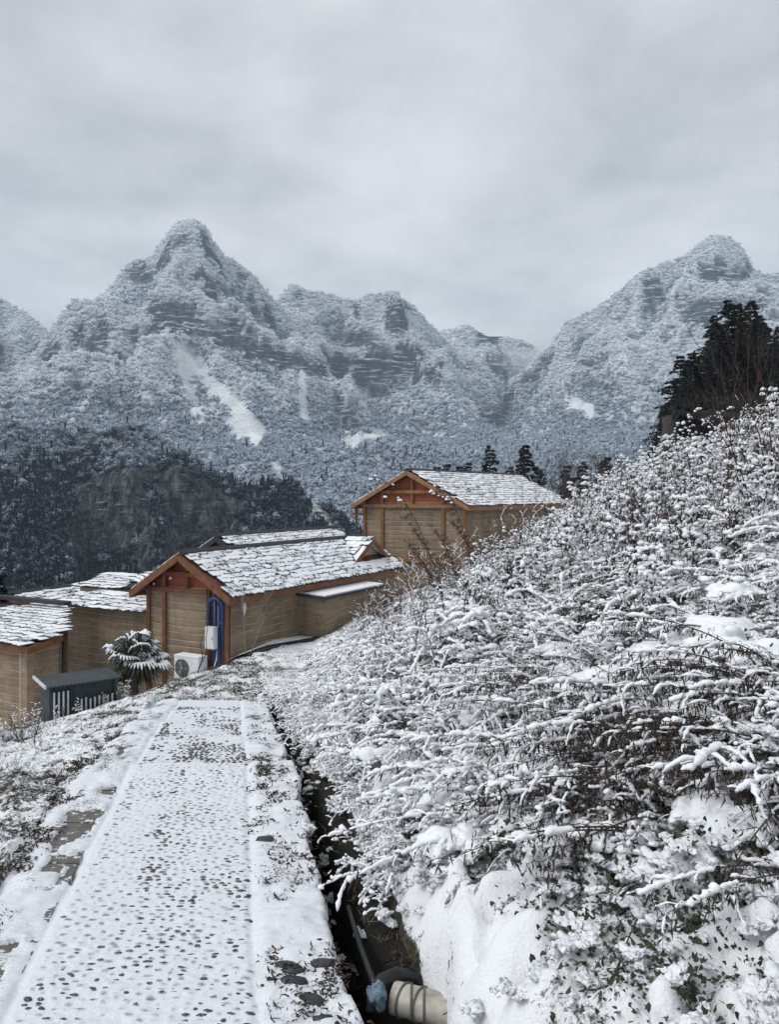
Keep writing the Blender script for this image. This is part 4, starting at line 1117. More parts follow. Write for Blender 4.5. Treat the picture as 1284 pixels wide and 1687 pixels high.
# --- plain earth wall with slate coping, left of the gable
wl_ = thing('garden_wall', v3(at1(.3, 4.6), -5.2), 'plain rammed earth wall with snowy slate coping beside the palm', 'wall')
bw = BASE[wl_.name]['base']
earth_wall(wl_, bw, at1(.3, 6.46), at1(.3, 2.90), -5.4, -1.68, .35, rh)
b = MB(); b.prism([v3(at1(.1, 6.75), -1.67), v3(at1(.1, 2.92), -1.67), v3(at1(1.2, 2.92), -1.42), v3(at1(1.2, 6.75), -1.42)], (0, 0, .05)); cp = b.build('coping', MAT['slate'], wl_, smooth=False)
slates(cp, bw, v3(at1(1.2, 6.75), -1.37), Vector(v3(at1(1.2, 2.92), -1.37)) - Vector(v3(at1(1.2, 6.75), -1.37)), Vector(v3(at1(.1, 6.75), -1.62)) - Vector(v3(at1(1.2, 6.75), -1.37)), 3.83, 1.12, rh, .25, .45, lift=.02)
b = MB(); b.prism([v3(at1(2.0, 5.6), -1.05), v3(at1(.4, 2.75), -1.05), v3(at1(1.2, 2.6), -.92), v3(at1(2.8, 5.4), -.92)], (0, 0, .05)); cp2 = b.build('upper_coping', MAT['slate'], wl_, smooth=False)
slates(cp2, bw, v3(at1(2.8, 5.4), -.87), Vector(v3(at1(1.2, 2.6), -.87)) - Vector(v3(at1(2.8, 5.4), -.87)), Vector(v3(at1(2.0, 5.6), -1.0)) - Vector(v3(at1(2.8, 5.4), -.87)), 3.2, .82, rh, .25, .45, lift=.02)
b = MB(); b.prism([v3(at1(2.1, 5.5), -2.2), v3(at1(.55, 2.75), -2.2), v3(at1(1.0, 2.6), -2.2), v3(at1(2.6, 5.4), -2.2)], (0, 0, 1.16)); b.build('upper_wall', MAT['earth_joint'], wl_, smooth=False)

# --- house at the left edge
A3, B3, C3, D3 = np.array([-11.7, 20.2]), np.array([-8.55, 18.5]), np.array([-8.18, 19.5]), np.array([-9.2, 22.3]); E3 = np.array([-13.5, 24.2])
lh = thing('left_house', v3((B3 + A3) / 2, -6.0), 'low brown earth house with snowy slate roof at the left edge', 'house')
bl_ = BASE[lh.name]['base']
earth_wall(lh, bl_, A3 + (.25, .15), B3 + (-.30, .397), -6.2, -2.1, .3, rh)
earth_wall(lh, bl_, B3 + (-.12, .30), C3 + (-.16, .35), -6.2, -2.05, .3, rh)
b = MB(); b.bar(v3(B3 + (-.20, .36), -6.2), v3(B3 + (-.20, .36), -2.1), .24, .20, up=(.475, .88, 0)); b.build('corner_pier', MAT['rammed_earth'], lh, smooth=False)
zz3 = [-2.07, -2.07, -1.97, -1.70, -1.64]
pl3 = [v3(p, z) for p, z in zip((A3, B3, C3, D3, E3), zz3)]
b = MB(); b.prism(pl3, (0, 0, .05)); rf = b.build('roof', MAT['slate'], lh, smooth=False)
uu = Vector((B3[0] - A3[0], B3[1] - A3[1], 0)).normalized(); dd = Vector((-uu.y, uu.x, 0)) * -1
poly3 = [(p[0], p[1]) for p in (A3, B3, C3, D3, E3)]
o3 = Vector((A3[0], A3[1], -1.99)) - dd * 5.2 + Vector((0, 0, 5.2 * .105)); o3 -= uu * 1.0
def skip3(u, d):
    p = o3 + uu * u + Vector((dd.x, dd.y, -.105)).normalized() * d
    return not in_poly(np.array([p.x]), np.array([p.y]), poly3)[0]
slates(rf, bl_, o3, uu, Vector((dd.x, dd.y, -.105)), 7.5, 5.2, rh, .24, .38, skip3, lift=.02)
for a, c, za, zc in ((A3, B3, -2.09, -2.09), (B3, C3, -2.09, -1.97)):
    b = MB(); b.bar(v3(a, za), v3(c, zc), .05, .17); b.build('fascia', MAT['timber'], lh, smooth=False)
b = MB(); b.bar(v3(D3, -1.50), v3(E3, -1.42), .3, .1); b.build('ridge_stone', MAT['slate_ridge'], lh, smooth=False)
dp = thing('downpipe', v3(C3 + (-.02, .30), -6.0), 'thin dark downpipe on the corner of the left house', 'pipe')
b = MB(); b.tube([v3(C3 + (-.08, .28), -6.0), v3(C3 + (-.08, .28), -2.1)], .045, 8); b.build('pipe', MAT['black_plastic'], dp)

# --- long roof behind, far left
h5, b5, at5, p5, rf5, rid5, e5 = gable_house('far_house', 'low house behind the garden wall with a long snowy roof', (-10.55, 25.2), (.46, .89), 4.6, 7.2, -2.75, -1.72, -5.5, .2, .3, 'timber_dark', course=.25, sw=.42)
ch = thing('roof_shelter', v3((-9.3, 26.2), -4), 'small parapet block with a snowy slate top behind the garden wall', 'wall')
bc = BASE[ch.name]['base']
S0 = U(122, 968, 25.5); S1 = U(208, 972, 24.6)
ua = np.array([S1[0] - S0[0], S1[1] - S0[1]]); ua /= np.hypot(*ua); ub = np.array([-ua[1], ua[0]])
b = MB(); b.prism([v3(np.array(S0[:2]) + ua * .15 + ub * .1, -3.5), v3(np.array(S1[:2]) - ua * .1 + ub * .1, -3.5), v3(np.array(S1[:2]) + ub * 1.2, -3.5), v3(np.array(S0[:2]) + ua * .15 + ub * 1.2, -3.5)], (0, 0, 3.5 - 1.40)); b.build('wall', MAT['earth_joint'], ch, smooth=False)
b = MB(); b.prism([v3(S0, -1.40), v3(S1, -1.40), v3(np.array(S1[:2]) + ub * 1.4, -1.15), v3(np.array(S0[:2]) + ub * 1.4, -1.15)], (0, 0, .05)); cpp = b.build('roof', MAT['slate'], ch, smooth=False)
slates(cpp, bc, v3(np.array(S0[:2]) + ub * 1.4, -1.10), (ua[0], ua[1], 0), (-ub[0] * 1.4, -ub[1] * 1.4, -.25), float(np.hypot(S1[0] - S0[0], S1[1] - S0[1])), 1.42, rh, .26, .42, lift=.02)

# --- hen coop
g0 = np.array(U(82, 1128, 13.6)[:2]); g1 = np.array(U(192, 1128, 14.3)[:2])
ga = (g1 - g0) / np.hypot(*(g1 - g0)); gb = np.array([-ga[1], ga[0]]); gl = float(np.hypot(*(g1 - g0)))
cz_ = 1.6 - (1130 - HY) / F * 13.6; gz = -2.85
cp_ = thing('hen_coop', v3(g0 + ga * gl / 2, gz), 'dark green hen coop with corrugated roof and white pickets', 'coop')
gp = lambda a, c, z: v3(g0 + ga * a + gb * c, z)
b = MB(); n = 60; v = []
for k in range(n):
    a = -.08 + (gl + .16) * k / (n - 1); w_ = .012 * math.cos(k * math.pi / 1.5)
    v += [gp(a, -.1, cz_ + w_), gp(a, .75, cz_ + .03 + w_), gp(a, -.1, cz_ + w_ - .02), gp(a, .75, cz_ + .01 + w_)]
b.add(v, [q for k in range(n - 1) for q in ((4 * k, 4 * k + 4, 4 * k + 5, 4 * k + 1), (4 * k + 2, 4 * k + 3, 4 * k + 7, 4 * k + 6), (4 * k, 4 * k + 2, 4 * k + 6, 4 * k + 4))])
b.build('roof', MAT['coop_roof'], cp_, smooth=False)
b = MB(); b.bar(gp(-.10, -.12, cz_ + .0), gp(-.10, .75, cz_ + .03), .03, .05); b.build('roof_edge', MAT['white_paint'], cp_, smooth=False)
b = MB(); b.bar(gp(.0, .05, (cz_ + gz) / 2), gp(gl, .05, (cz_ + gz) / 2), .03, cz_ - gz - .06); b.build('back_panel', MAT['coop_metal'], cp_, smooth=False)
b = MB(); b.bar(gp(.02, .07, (cz_ + gz) / 2), gp(.02, .68, (cz_ + gz) / 2), .03, cz_ - gz - .02); b.build('side_panel', MAT['coop_metal'], cp_, smooth=False)
for a in (.03, .36, gl - .02):
    b = MB(); b.bar(gp(a, 0, gz - .3), gp(a, 0, cz_ - .03), .05, .05, up=(0, 1, 0)); b.build('post', MAT['coop_metal'], cp_, smooth=False)
for k in range(17):
    a = .06 + k * .077
    if a > gl - .04 or k in (4, 5): continue
    zt = cz_ - .12 if k < 4 else cz_ - .30 + .02 * math.sin(k * 2.1)
    b = MB(); b.bar(gp(a, -.04, gz - .2), gp(a, -.04, zt), .026, .016, up=(0, 1, 0)); b.build('picket', MAT['white_paint'], cp_, smooth=False)

# ================================================================== plants
def unit(v): v = np.asarray(v, float); return v / (np.linalg.norm(v) + 1e-9)
def add_leaf(b, p, d, ln, w, rng, curl=.5):
    """one dry leaf: a bent strip of two quads"""
    d = unit(d); s = unit(np.cross(d, rng.normal(0, 1, 3))); n = np.cross(s, d)
    p1 = p + d * ln * .5 + n * ln * curl * .15; p2 = p + d * ln + n * ln * curl * .5 * rng.uniform(-1, 1)
    b.add([p - s * w * .3, p + s * w * .3, p1 + s * w, p1 - s * w, p2 + s * w * .15, p2 - s * w * .15], [(0, 1, 2, 3), (3, 2, 4, 5)])
def snow_run(b, P, r, rng, cover=.8, sub=6, maxtilt=1.1):
    """lumpy snow lying along the top of a twig"""
    P = np.asarray(P, float)
    if len(P) < 2: return
    L = np.r_[0, np.cumsum(np.linalg.norm(np.diff(P, axis=0), axis=1))]
    tot = L[-1]; s = 0
    while s < tot:
        ln = rng.uniform(.06, .28) * max(1, r / .014)
        e = min(s + ln, tot)
        if rng.uniform() < cover and e - s > .03:
            n = max(4, int((e - s) / .018)); q = np.linspace(s, e, n)
            C = np.stack([np.interp(q, L, P[:, k]) for k in range(3)], 1)
            tilt = abs(C[-1, 2] - C[0, 2]) / (np.hypot(*(C[-1] - C[0])[:2]) + 1e-6)
            if tilt < maxtilt:
                f = np.sin(np.linspace(.15, math.pi - .15, n)) ** .25
                rr = r * f * rng.uniform(.65, 1.2) * (1 + .55 * vnoise(q * 38, rng.uniform(0, 99), 0, 7) + .2 * rng.normal(0, .5, n).clip(-1, 1))
                rr = np.maximum(rr, r * .25)
                C[:, 2] += rr * .5; C[:, :2] += rng.normal(0, r * .18, (n, 2))
                b.tube(C, rr, sub, sq=.85)
        s = e + rng.uniform(0, .05)
def bez(a, c, d, n):
    t = np.linspace(0, 1, n)[:, None]
    return (1 - t) ** 2 * np.asarray(a) + 2 * t * (1 - t) * np.asarray(c) + t * t * np.asarray(d)

def upright_weed(rng, h, leafy=1.0, snowy=1.0):
    S, L, N = MB(), MB(), MB()
    for st in range(rng.integers(1, 4)):
        hh = h * rng.uniform(.6, 1.0); az = rng.uniform(0, 6.283); ln = hh * rng.uniform(.02, .3)
        b0 = np.array([rng.normal(0, .06), rng.normal(0, .06), -.1])
        top = b0 + np.array([math.cos(az) * ln, math.sin(az) * ln, hh + .1])
        P = bez(b0, b0 + (0, 0, hh * .6), top, 8) + rng.normal(0, .008, (8, 3))
        S.tube(P, np.linspace(.0065, .0022, 8), 4)
        for k in range(int(rng.integers(10, 18))):
            t = rng.uniform(.30, 1.0); p = np.array([np.interp(t * 7, range(8), P[:, j]) for j in range(3)])
            a = rng.uniform(0, 6.283); tl = rng.uniform(.07, .30) * (1.15 - .55 * t)
            o = np.array([math.cos(a), math.sin(a), 0])
            e = p + o * tl + np.array([0, 0, tl * rng.uniform(-.1, .75)]); c = p + o * tl * .4 + np.array([0, 0, tl * .65])
            Q = bez(p, c, e, 5); S.tube(Q, [.003, .0026, .0022, .0018, .0014], 3)
            for j in range(int(rng.integers(2, 5) * leafy)):
                q = Q[rng.integers(1, 5)]
                add_leaf(L, q, (rng.normal(0, .45), rng.normal(0, .45), -1), rng.uniform(.045, .12), rng.uniform(.006, .014), rng)
            if rng.uniform() < .88 * snowy:
                for j in range(rng.integers(1, 4)):
                    r = rng.uniform(.014, .038); N.blob(Q[-1 - j] + rng.normal(0, .012, 3) + (0, 0, r * .25), (r * rng.uniform(.9, 1.6), r * rng.uniform(.8, 1.1), r * rng.uniform(.7, 1.15)), rng)
            if rng.uniform() < .7 * snowy: snow_run(N, Q, rng.uniform(.012, .021), rng, .9, 5)
        r = rng.uniform(.015, .035); N.blob(P[-1] + (0, 0, r * .4), (r, r, r * .8), rng)
    return S, L, N
def arching_weed(rng, ln, snowy=1.0, seeds=True, low=False, leafy=1.0):
    """mugwort stalk bowed over by snow; leans along +x"""
    S, L, N = MB(), MB(), MB()
    for st in range(rng.integers(2, 4)):
        l = ln * rng.uniform(.75, 1.1); a0 = rng.uniform(.75, 1.2); a1 = rng.uniform(-.45, .05); az = rng.normal(0, .28)
        if low: a0, a1 = rng.uniform(.30, .62), rng.uniform(-.40, -.05)
        n = 22; an = a0 + (a1 - a0) * np.linspace(0, 1, n) ** .75; st_ = l / n
        P = np.zeros((n, 3)); P[0] = (rng.normal(0, .05), rng.normal(0, .05), -.08)
        for k in range(1, n):
            az += rng.normal(0, .035)
            P[k] = P[k - 1] + st_ * np.array([math.cos(an[k]) * math.cos(az), math.cos(an[k]) * math.sin(az), math.sin(an[k])])
        S.tube(P, np.linspace(.0085, .002, n), 5)
        snow_run(N, P, rng.uniform(.014, .024), rng, .75 * snowy, 7, 1.3)
        for k in range(4, n):
            for m in range(1):
                sd = 1 if rng.uniform() < .5 else -1; d = P[min(k + 1, n - 1)] - P[k - 1]; d = unit(d); side = unit(np.cross(d, (0, 0, 1))) * sd
                tl = rng.uniform(.10, .34) * (1 - .45 * k / n)
                e = P[k] + (d * .7 + side * .75) * tl + np.array([0, 0, -tl * rng.uniform(.05, .55)]); c = P[k] + (d * .45 + side * .35) * tl + np.array([0, 0, tl * .16])
                Q = bez(P[k], c, e, 6); S.tube(Q, np.linspace(.003, .0012, 6), 3)
                for j in range(int(rng.integers(2, 6) * leafy)):
                    q = Q[rng.integers(0, 6)]
                    add_leaf(L, q, (rng.normal(0, .35), rng.normal(0, .35), -1), rng.uniform(.03, .085), rng.uniform(.0035, .008), rng, 1.0)
                if seeds:
                    for j in range(rng.integers(2, 7)):
                        q = Q[rng.integers(2, 6)] + rng.normal(0, .012, 3)
                        L.add(q + np.array([(0, 0, .006), (.005, 0, -.003), (-.003, .005, -.003), (-.003, -.005, -.003)]), t=[(0, 1, 2), (0, 2, 3), (0, 3, 1), (1, 3, 2)])
                if rng.uniform() < .42 * snowy: snow_run(N, Q, rng.uniform(.008, .016), rng, .8, 5, 1.6)
    return S, L, N
def snow_shrub(rng, size, snowy=1.0):
    """tangled bramble pressed flat by snow"""
    S, L, N = MB(), MB(), MB()
    for st in range(rng.integers(11, 16)):
        az = rng.uniform(0, 6.283); l = size * rng.uniform(.5, 1.1); up = rng.uniform(.5, 1.15)
        a0 = np.array([rng.normal(0, .10), rng.normal(0, .10), -.08]); o = np.array([math.cos(az), math.sin(az), 0])
        P = bez(a0, a0 + o * l * .35 + (0, 0, l * up), a0 + o * l + (0, 0, l * up * rng.uniform(.15, .7)), 12) + rng.normal(0, .012, (12, 3))
        S.tube(P, np.linspace(.007, .002, 12), 4); snow_run(N, P[3:], rng.uniform(.018, .034), rng, .85 * snowy, 6, 1.6)
        for k in range(rng.integers(5, 9)):
            i = rng.integers(3, 12); a = az + rng.normal(0, 1.0); tl = rng.uniform(.10, .30) * size
            e = P[i] + np.array([math.cos(a) * tl, math.sin(a) * tl, tl * rng.uniform(-.4, .5)]); Q = bez(P[i], (P[i] + e) / 2 + (0, 0, tl * .25), e, 6)
            S.tube(Q, np.linspace(.003, .0014, 6), 3); snow_run(N, Q, rng.uniform(.014, .026), rng, .9 * snowy, 5, 1.7)
            for j in range(rng.integers(2, 6)):
                add_leaf(L, Q[rng.integers(1, 6)], (rng.normal(0, .5), rng.normal(0, .5), -1), rng.uniform(.03, .075), rng.uniform(.005, .011), rng)
            if rng.uniform() < .55 * snowy:
                r = rng.uniform(.022, .05); N.blob(Q[-1] + (0, 0, r * .2), (r * 1.5, r, r * .8), rng)
    return S, L, N
def plume_weed(rng, h):
    """tall dry stalk ending in a feathery brown plume"""
    S, L, N = MB(), MB(), MB()
    for st in range(2):
        az = rng.normal(0, .4); ln = h * rng.uniform(.25, .45)
        P = bez((0, 0, -.1), (0, 0, h * .6), (math.cos(az) * ln, math.sin(az) * ln, h * rng.uniform(.85, 1)), 16)
        S.tube(P, np.linspace(.007, .002, 16), 4)
        for k in range(5, 16):
            for m in range(4):
                a = rng.uniform(0, 6.283); tl = rng.uniform(.10, .26) * (1.1 - .05 * k) ; o = np.array([math.cos(a), math.sin(a), .8])
                e = P[k] + o * tl; Q = bez(P[k], P[k] + o * tl * .5 + (0, 0, tl * .2), e + (0, 0, -tl * .25), 5); S.tube(Q, [.0026, .002, .0017, .0014, .001], 3)
                for j in range(12):
                    add_leaf(L, Q[rng.integers(1, 5)] + rng.normal(0, .006, 3), rng.normal(0, 1, 3) + (0, 0, .2), rng.uniform(.012, .035), rng.uniform(.002, .005), rng)
    return S, L, N
def snow_head_stalk(rng, h, lean):
    """thin bent stalk with a snow-loaded head hanging to +x"""
    S, L, N = MB(), MB(), MB()
    P = bez((0, 0, -.1), (lean * .25, 0, h * .8), (lean, 0, h), 18)
    P[-5:, 2] -= np.array([0, .01, .03, .06, .10]) * h * .6
    S.tube(P, np.linspace(.008, .002, 18), 4)
    for k in range(10, 18):
        for m in range(3):
            e = P[k] + rng.normal(0, .06, 3) + (0.06, 0, -.03); Q = bez(P[k], (P[k] + e) / 2 + (0, 0, .02), e, 4); S.tube(Q, [.002] * 4, 3)
            for j in range(6): add_leaf(L, Q[rng.integers(1, 4)], (rng.normal(0, .5), rng.normal(0, .5), -1), rng.uniform(.02, .06), rng.uniform(.003, .007), rng)
            if k > 11 and rng.uniform() < .6:
                r = rng.uniform(.014, .028); N.blob(e + (0, 0, .012), (r * 1.5, r, r * .9), rng)
    return S, L, N
def bare_bush(rng, h, spread=.35, n0=5, depth=3, r0=.012, pale=False, snow=0.0):
    S, N = MB(), MB()
    def grow(p, d, l, r, lev):
        n = 5; P = [p]
        for k in range(n):
            d = unit(d + rng.normal(0, .13, 3) + (0, 0, .07)); P.append(P[-1] + d * l / n)
        P = np.array(P); S.tube(P, np.linspace(r, r * .55, n + 1), 5 if lev == 0 else 3)
        if snow and lev > 0: snow_run(N, P, r * 1.2 + .006, rng, snow, 4, 1.5)
        if lev < depth:
            for j in range(rng.integers(2, 4) + (1 if lev == 0 else 0)):
                i = rng.integers(2, n + 1); grow(P[i], unit(d + rng.normal(0, spread, 3) + (0, 0, .15)), l * rng.uniform(.5, .75), r * .5, lev + 1)
    for k in range(n0):
        grow(np.array([rng.normal(0, .02 * h), rng.normal(0, .02 * h), -.1]), unit((rng.normal(0, .22), rng.normal(0, .22), 1)), h * rng.uniform(.4, .55), r0, 0)
    return S, N

def meshes3(tr, stem='stem', leaf='dry_leaf'):
    S, L, N = tr; r = []
    for nm, m, mt in (('stem', S, stem), ('leaf', L, leaf), ('snow', N, 'snow')):
        if m.n:
            if nm == 'snow':
                v = np.vstack(m.v); a = .0055
                v = v + a * np.stack([vnoise(v[:, 0] * 55, v[:, 1] * 55, v[:, 2] * 55, 300 + c) for c in range(3)], 1)
                m.v = [v]
            r.append((nm, m.mesh(nm, MAT[mt])))
    return r
def place(name, parts, loc, rz, sc_, label, cat, group, tilt=(0, 0)):
    o = bpy.data.objects.new(name, None); COL.objects.link(o); o.empty_display_size = .1
    o.location = loc; o.rotation_euler = (tilt[0], tilt[1], rz); o.scale = (sc_,) * 3
    tag(o, label, cat, group)
    for nm, me in parts:
        c = obj(nm, me, o)
        if nm in ('leaf', 'snow'): c['kind'] = 'stuff'
    return o
rp_ = np.random.default_rng(77)
V_UP = [meshes3(upright_weed(rp_, rp_.uniform(1.1, 1.7)), 'stem' if k % 3 else 'stem_red') for k in range(9)]
V_BR = [meshes3(arching_weed(rp_, rp_.uniform(1.0, 1.4), .12, True, k % 2 == 0, 3.0), 'stem_red' if k % 2 else 'stem') for k in range(5)]
V_BU = [meshes3(upright_weed(rp_, rp_.uniform(1.1, 1.6), 1.8, .12), 'stem_red') for k in range(4)]
V_AR = [meshes3(arching_weed(rp_, rp_.uniform(1.3, 1.9), (1.0 if k % 3 else .45))) for k in range(8)]
V_LO = [meshes3(arching_weed(rp_, rp_.uniform(1.2, 1.6), (.9 if k % 2 else .5), True, True)) for k in range(5)]
V_CA = [meshes3(arching_weed(rp_, rp_.uniform(1.0, 1.5), 1.25, False, True, .6)) for k in range(6)]
V_SH = [meshes3(snow_shrub(rp_, rp_.uniform(.8, 1.1))) for k in range(6)]
SKX = [380, 440, 480, 520, 560, 600, 650, 700, 760, 830, 900, 960, 1000, 1100, 1200, 1284, 1500]
SKY = [1190, 1176, 1156, 1130, 1098, 1052, 1002, 985, 940, 902, 855, 818, 782, 722, 690, 650, 600]
def fit_height(x, y, h, rng):
    """largest scale at which a plant of height h stays under the crest of the thicket"""
    px = HX + F * x / y; z = float(H(x, y)); lim = np.interp(px, SKX, SKY) + rng.normal(0, 9)
    return (CZ + (HY - lim) / F * y - z) / h
def zone(what, x, y):
    px = HX + F * x / y
    a = 'low on the bank' if y < 4.5 else 'midway up the bank' if y < 8 else 'high on the bank' if y < 12 else 'atop the bank'
    c = 'beside the ditch' if px < 640 else 'below the tall house' if px < 800 else 'right of the tall house' if px < 960 else 'under the pines' if px < 1150 else 'at the right edge'
    return what + ' ' + a + ' ' + c
def ground_pt(x, y): return (float(x), float(y), float(H(x, y)))

# --- upright weeds all over the bank; the nearest are single plants, the rest one thicket
cand = []
while len(cand) < 1000:
    y = math.sqrt(rp_.uniform(5.5 ** 2, 31 ** 2)); x = y * rp_.uniform(-.1, .62)
    t = x - float(toe_x(y))
    lim = np.interp(y, [5, 8, 14, 20, 26, 32], [1.6, 1.3, 1.5, 1.8, 2.6, 3.0])
    if t < lim + .4 * rp_.normal(): continue
    if float(fbm(x * .55, y * .55, 0, 3, 222)) + .25 * rp_.normal() < -.12: continue
    if y > 24 and x < 4.2 and y > 26: continue
    px = HX + F * x / y
    cand.append((y, x))
cand.sort()
un_p, un_r, un_s, un_i = [], [], [], []
n_ind = 0
for k, (y, x) in enumerate(cand):
    s = rp_.uniform(.65, 1.15) * np.interp(y, [5, 7, 9, 16, 30], [.5, .65, .85, 1.1, 1.25])
    s = min(s, fit_height(x, y, 1.35, rp_))
    if s < .3: continue
    if n_ind < 250:
        n_ind += 1
        bare_ = float(fbm(x * .8, y * .8, 5, 3, 333)) > .16 and rp_.uniform() < .75
        if bare_:
            place('brown_weed', V_BU[rp_.integers(4)], ground_pt(x, y), rp_.uniform(0, 6.28), s, zone('brown dead weed almost free of snow', x, y), 'weed', 'brown dead weeds on the bank', tuple(rp_.normal(0, .1, 2))); continue
        place('snowy_weed', V_UP[rp_.integers(9)], ground_pt(x, y), rp_.uniform(0, 6.28), s,
              zone('upright dry weed tufted with snow', x, y), 'weed', 'upright snowy weeds on the bank', tuple(rp_.normal(0, .08, 2)))
    else:
        un_p.append(ground_pt(x, y)); un_r.append((rp_.normal(0, .08), rp_.normal(0, .08), rp_.uniform(0, 6.28))); un_s.append((s,) * 3); un_i.append(rp_.integers(9))
joined = []
def join_parts(parts, name):
    """stem, leaf and snow of one plant as a single mesh for the thicket"""
    mats, vs, ls, st, mi, off, lo = [], [], [], [], [], 0, 0
    b = MB()
    for j, (nm, me) in enumerate(parts):
        v = np.zeros(len(me.vertices) * 3, np.float32); me.vertices.foreach_get('co', v)
        l = np.zeros(len(me.loops), np.int32); me.loops.foreach_get('vertex_index', l)
        s = np.zeros(len(me.polygons), np.int32); me.polygons.foreach_get('loop_start', s)
        n = np.diff(np.r_[s, len(l)])
        q = np.stack([l[s[n == 4] + k] for k in range(4)], 1); t = np.stack([l[s[n == 3] + k] for k in range(3)], 1)
        b.q.append(q + b.n); b.qm.append(np.full(len(q), j)); b.t.append(t + b.n); b.tm.append(np.full(len(t), j)); b.v.append(v.reshape(-1, 3)); b.n += len(v) // 3
        mats.append(me.materials[0])
    return b.mesh(name, mats)
scatter('weed_thicket', un_p, un_r, un_s, un_i, [join_parts(p, 'weed') for p in V_UP], 'mass of snowy dry weeds filling the upper bank', 'weeds')

# --- brambles pressed down by snow
for k in range(105):
    y = math.sqrt(rp_.uniform(2.6 ** 2, 14 ** 2)); t = abs(rp_.normal(0, 1)) * np.interp(y, [3, 6, 14], [.9, 2.2, 4.0]) + np.interp(y, [3, 8, 14], [.42, .30, .5])
    x = float(toe_x(y)) + t
    if x / y > .62: continue
    s = min(rp_.uniform(.45, .85) * np.interp(y, [2.9, 4.5, 7, 14], [.45, .55, .95, 1.15]), fit_height(x, y, .75, rp_))
    if s < .2: continue
    place('bramble', V_SH[rp_.integers(6)], ground_pt(x, y), rp_.uniform(0, 6.28), s,
          zone('low bramble pressed flat by snow', x, y), 'bramble', 'snow-bowed brambles on the bank')
for k in range(40):
    y = rp_.uniform(3.5, 10.5); x = float(toe_x(y)) + rp_.uniform(-.06, .22)
    place('bramble', V_SH[rp_.integers(6)], ground_pt(x + .05, y), rp_.uniform(0, 6.28), rp_.uniform(.18, .32), 'small snowy bramble hanging over the lip of the ditch', 'bramble', 'small brambles along the ditch lip')
# --- mugwort stalks bowed over towards the ditch
for k in range(24):
    y = math.sqrt(rp_.uniform(2.9 ** 2, 5.5 ** 2)); t = rp_.uniform(1.0, np.interp(y, [3, 6, 10], [1.8, 3.0, 4.2])); x = float(toe_x(y)) + t
    if x / y > .7 or fit_height(x - .5, y, 1.0, rp_) < .75: continue
    place('bowed_mugwort', V_AR[rp_.integers(8)], ground_pt(x, y), math.pi + rp_.normal(.15, .55), rp_.uniform(.40, .62),
          zone('brown mugwort stalks bowed by snow', x, y), 'weed', 'bowed mugwort on the bank')
for k in range(120):
    y = math.sqrt(rp_.uniform(2.7 ** 2, 10 ** 2)); t = rp_.uniform(.45, np.interp(y, [3, 6, 10], [2.0, 4.0, 6.5])); x = float(toe_x(y)) + t
    s = rp_.uniform(.5, .95) * np.interp(y, [2.7, 5, 10], [.75, .9, 1.0])
    if x / y > .66 or fit_height(x - .4, y, .55, rp_) < s or t < .5 * s or (y < 3.5 and t < 1.25): continue
    place('bent_cane', V_CA[rp_.integers(6)], ground_pt(x, y), math.pi + rp_.normal(.45, .35), s, zone('long bent cane lined with snow', x, y), 'cane', 'bent canes on the bank')
for k in range(60):
    y = math.sqrt(rp_.uniform(2.9 ** 2, 9.5 ** 2)); t = rp_.uniform(.8, np.interp(y, [3, 6, 10], [1.9, 3.6, 5.5])); x = float(toe_x(y)) + t
    if x / y > .64 or float(fbm(x * .9, y * .9, 2, 3, 334)) < .02 or fit_height(x - .4, y, .6, rp_) < .75: continue
    place('dead_mugwort', V_BR[rp_.integers(5)], ground_pt(x, y), math.pi + rp_.normal(.3, .6), rp_.uniform(.45, .75), zone('dark dead mugwort with little snow', x, y), 'weed', 'dark dead mugwort on the bank')
for k in range(30):
    y = rp_.uniform(2.35, 3.9); x = y * rp_.uniform(.26, .66)
    if x - float(toe_x(y)) < .95: continue
    place('bowed_mugwort', V_LO[rp_.integers(5)], ground_pt(x, y), math.pi + rp_.normal(.0, .4), rp_.uniform(.45, .7), zone('low mugwort stalks lying along the snow', x, y), 'weed', 'low mugwort at the bottom right')
for x, y, rz, s in [(1.85, 3.55, 3.05, .62), (2.0, 3.8, 3.2, .66), (1.75, 3.25, 2.95, .6)]:
    place('bowed_mugwort', V_AR[rp_.integers(8)], ground_pt(x, y), rz, s, zone('brown mugwort stalks bowed by snow', x, y), 'weed', 'bowed mugwort on the bank')

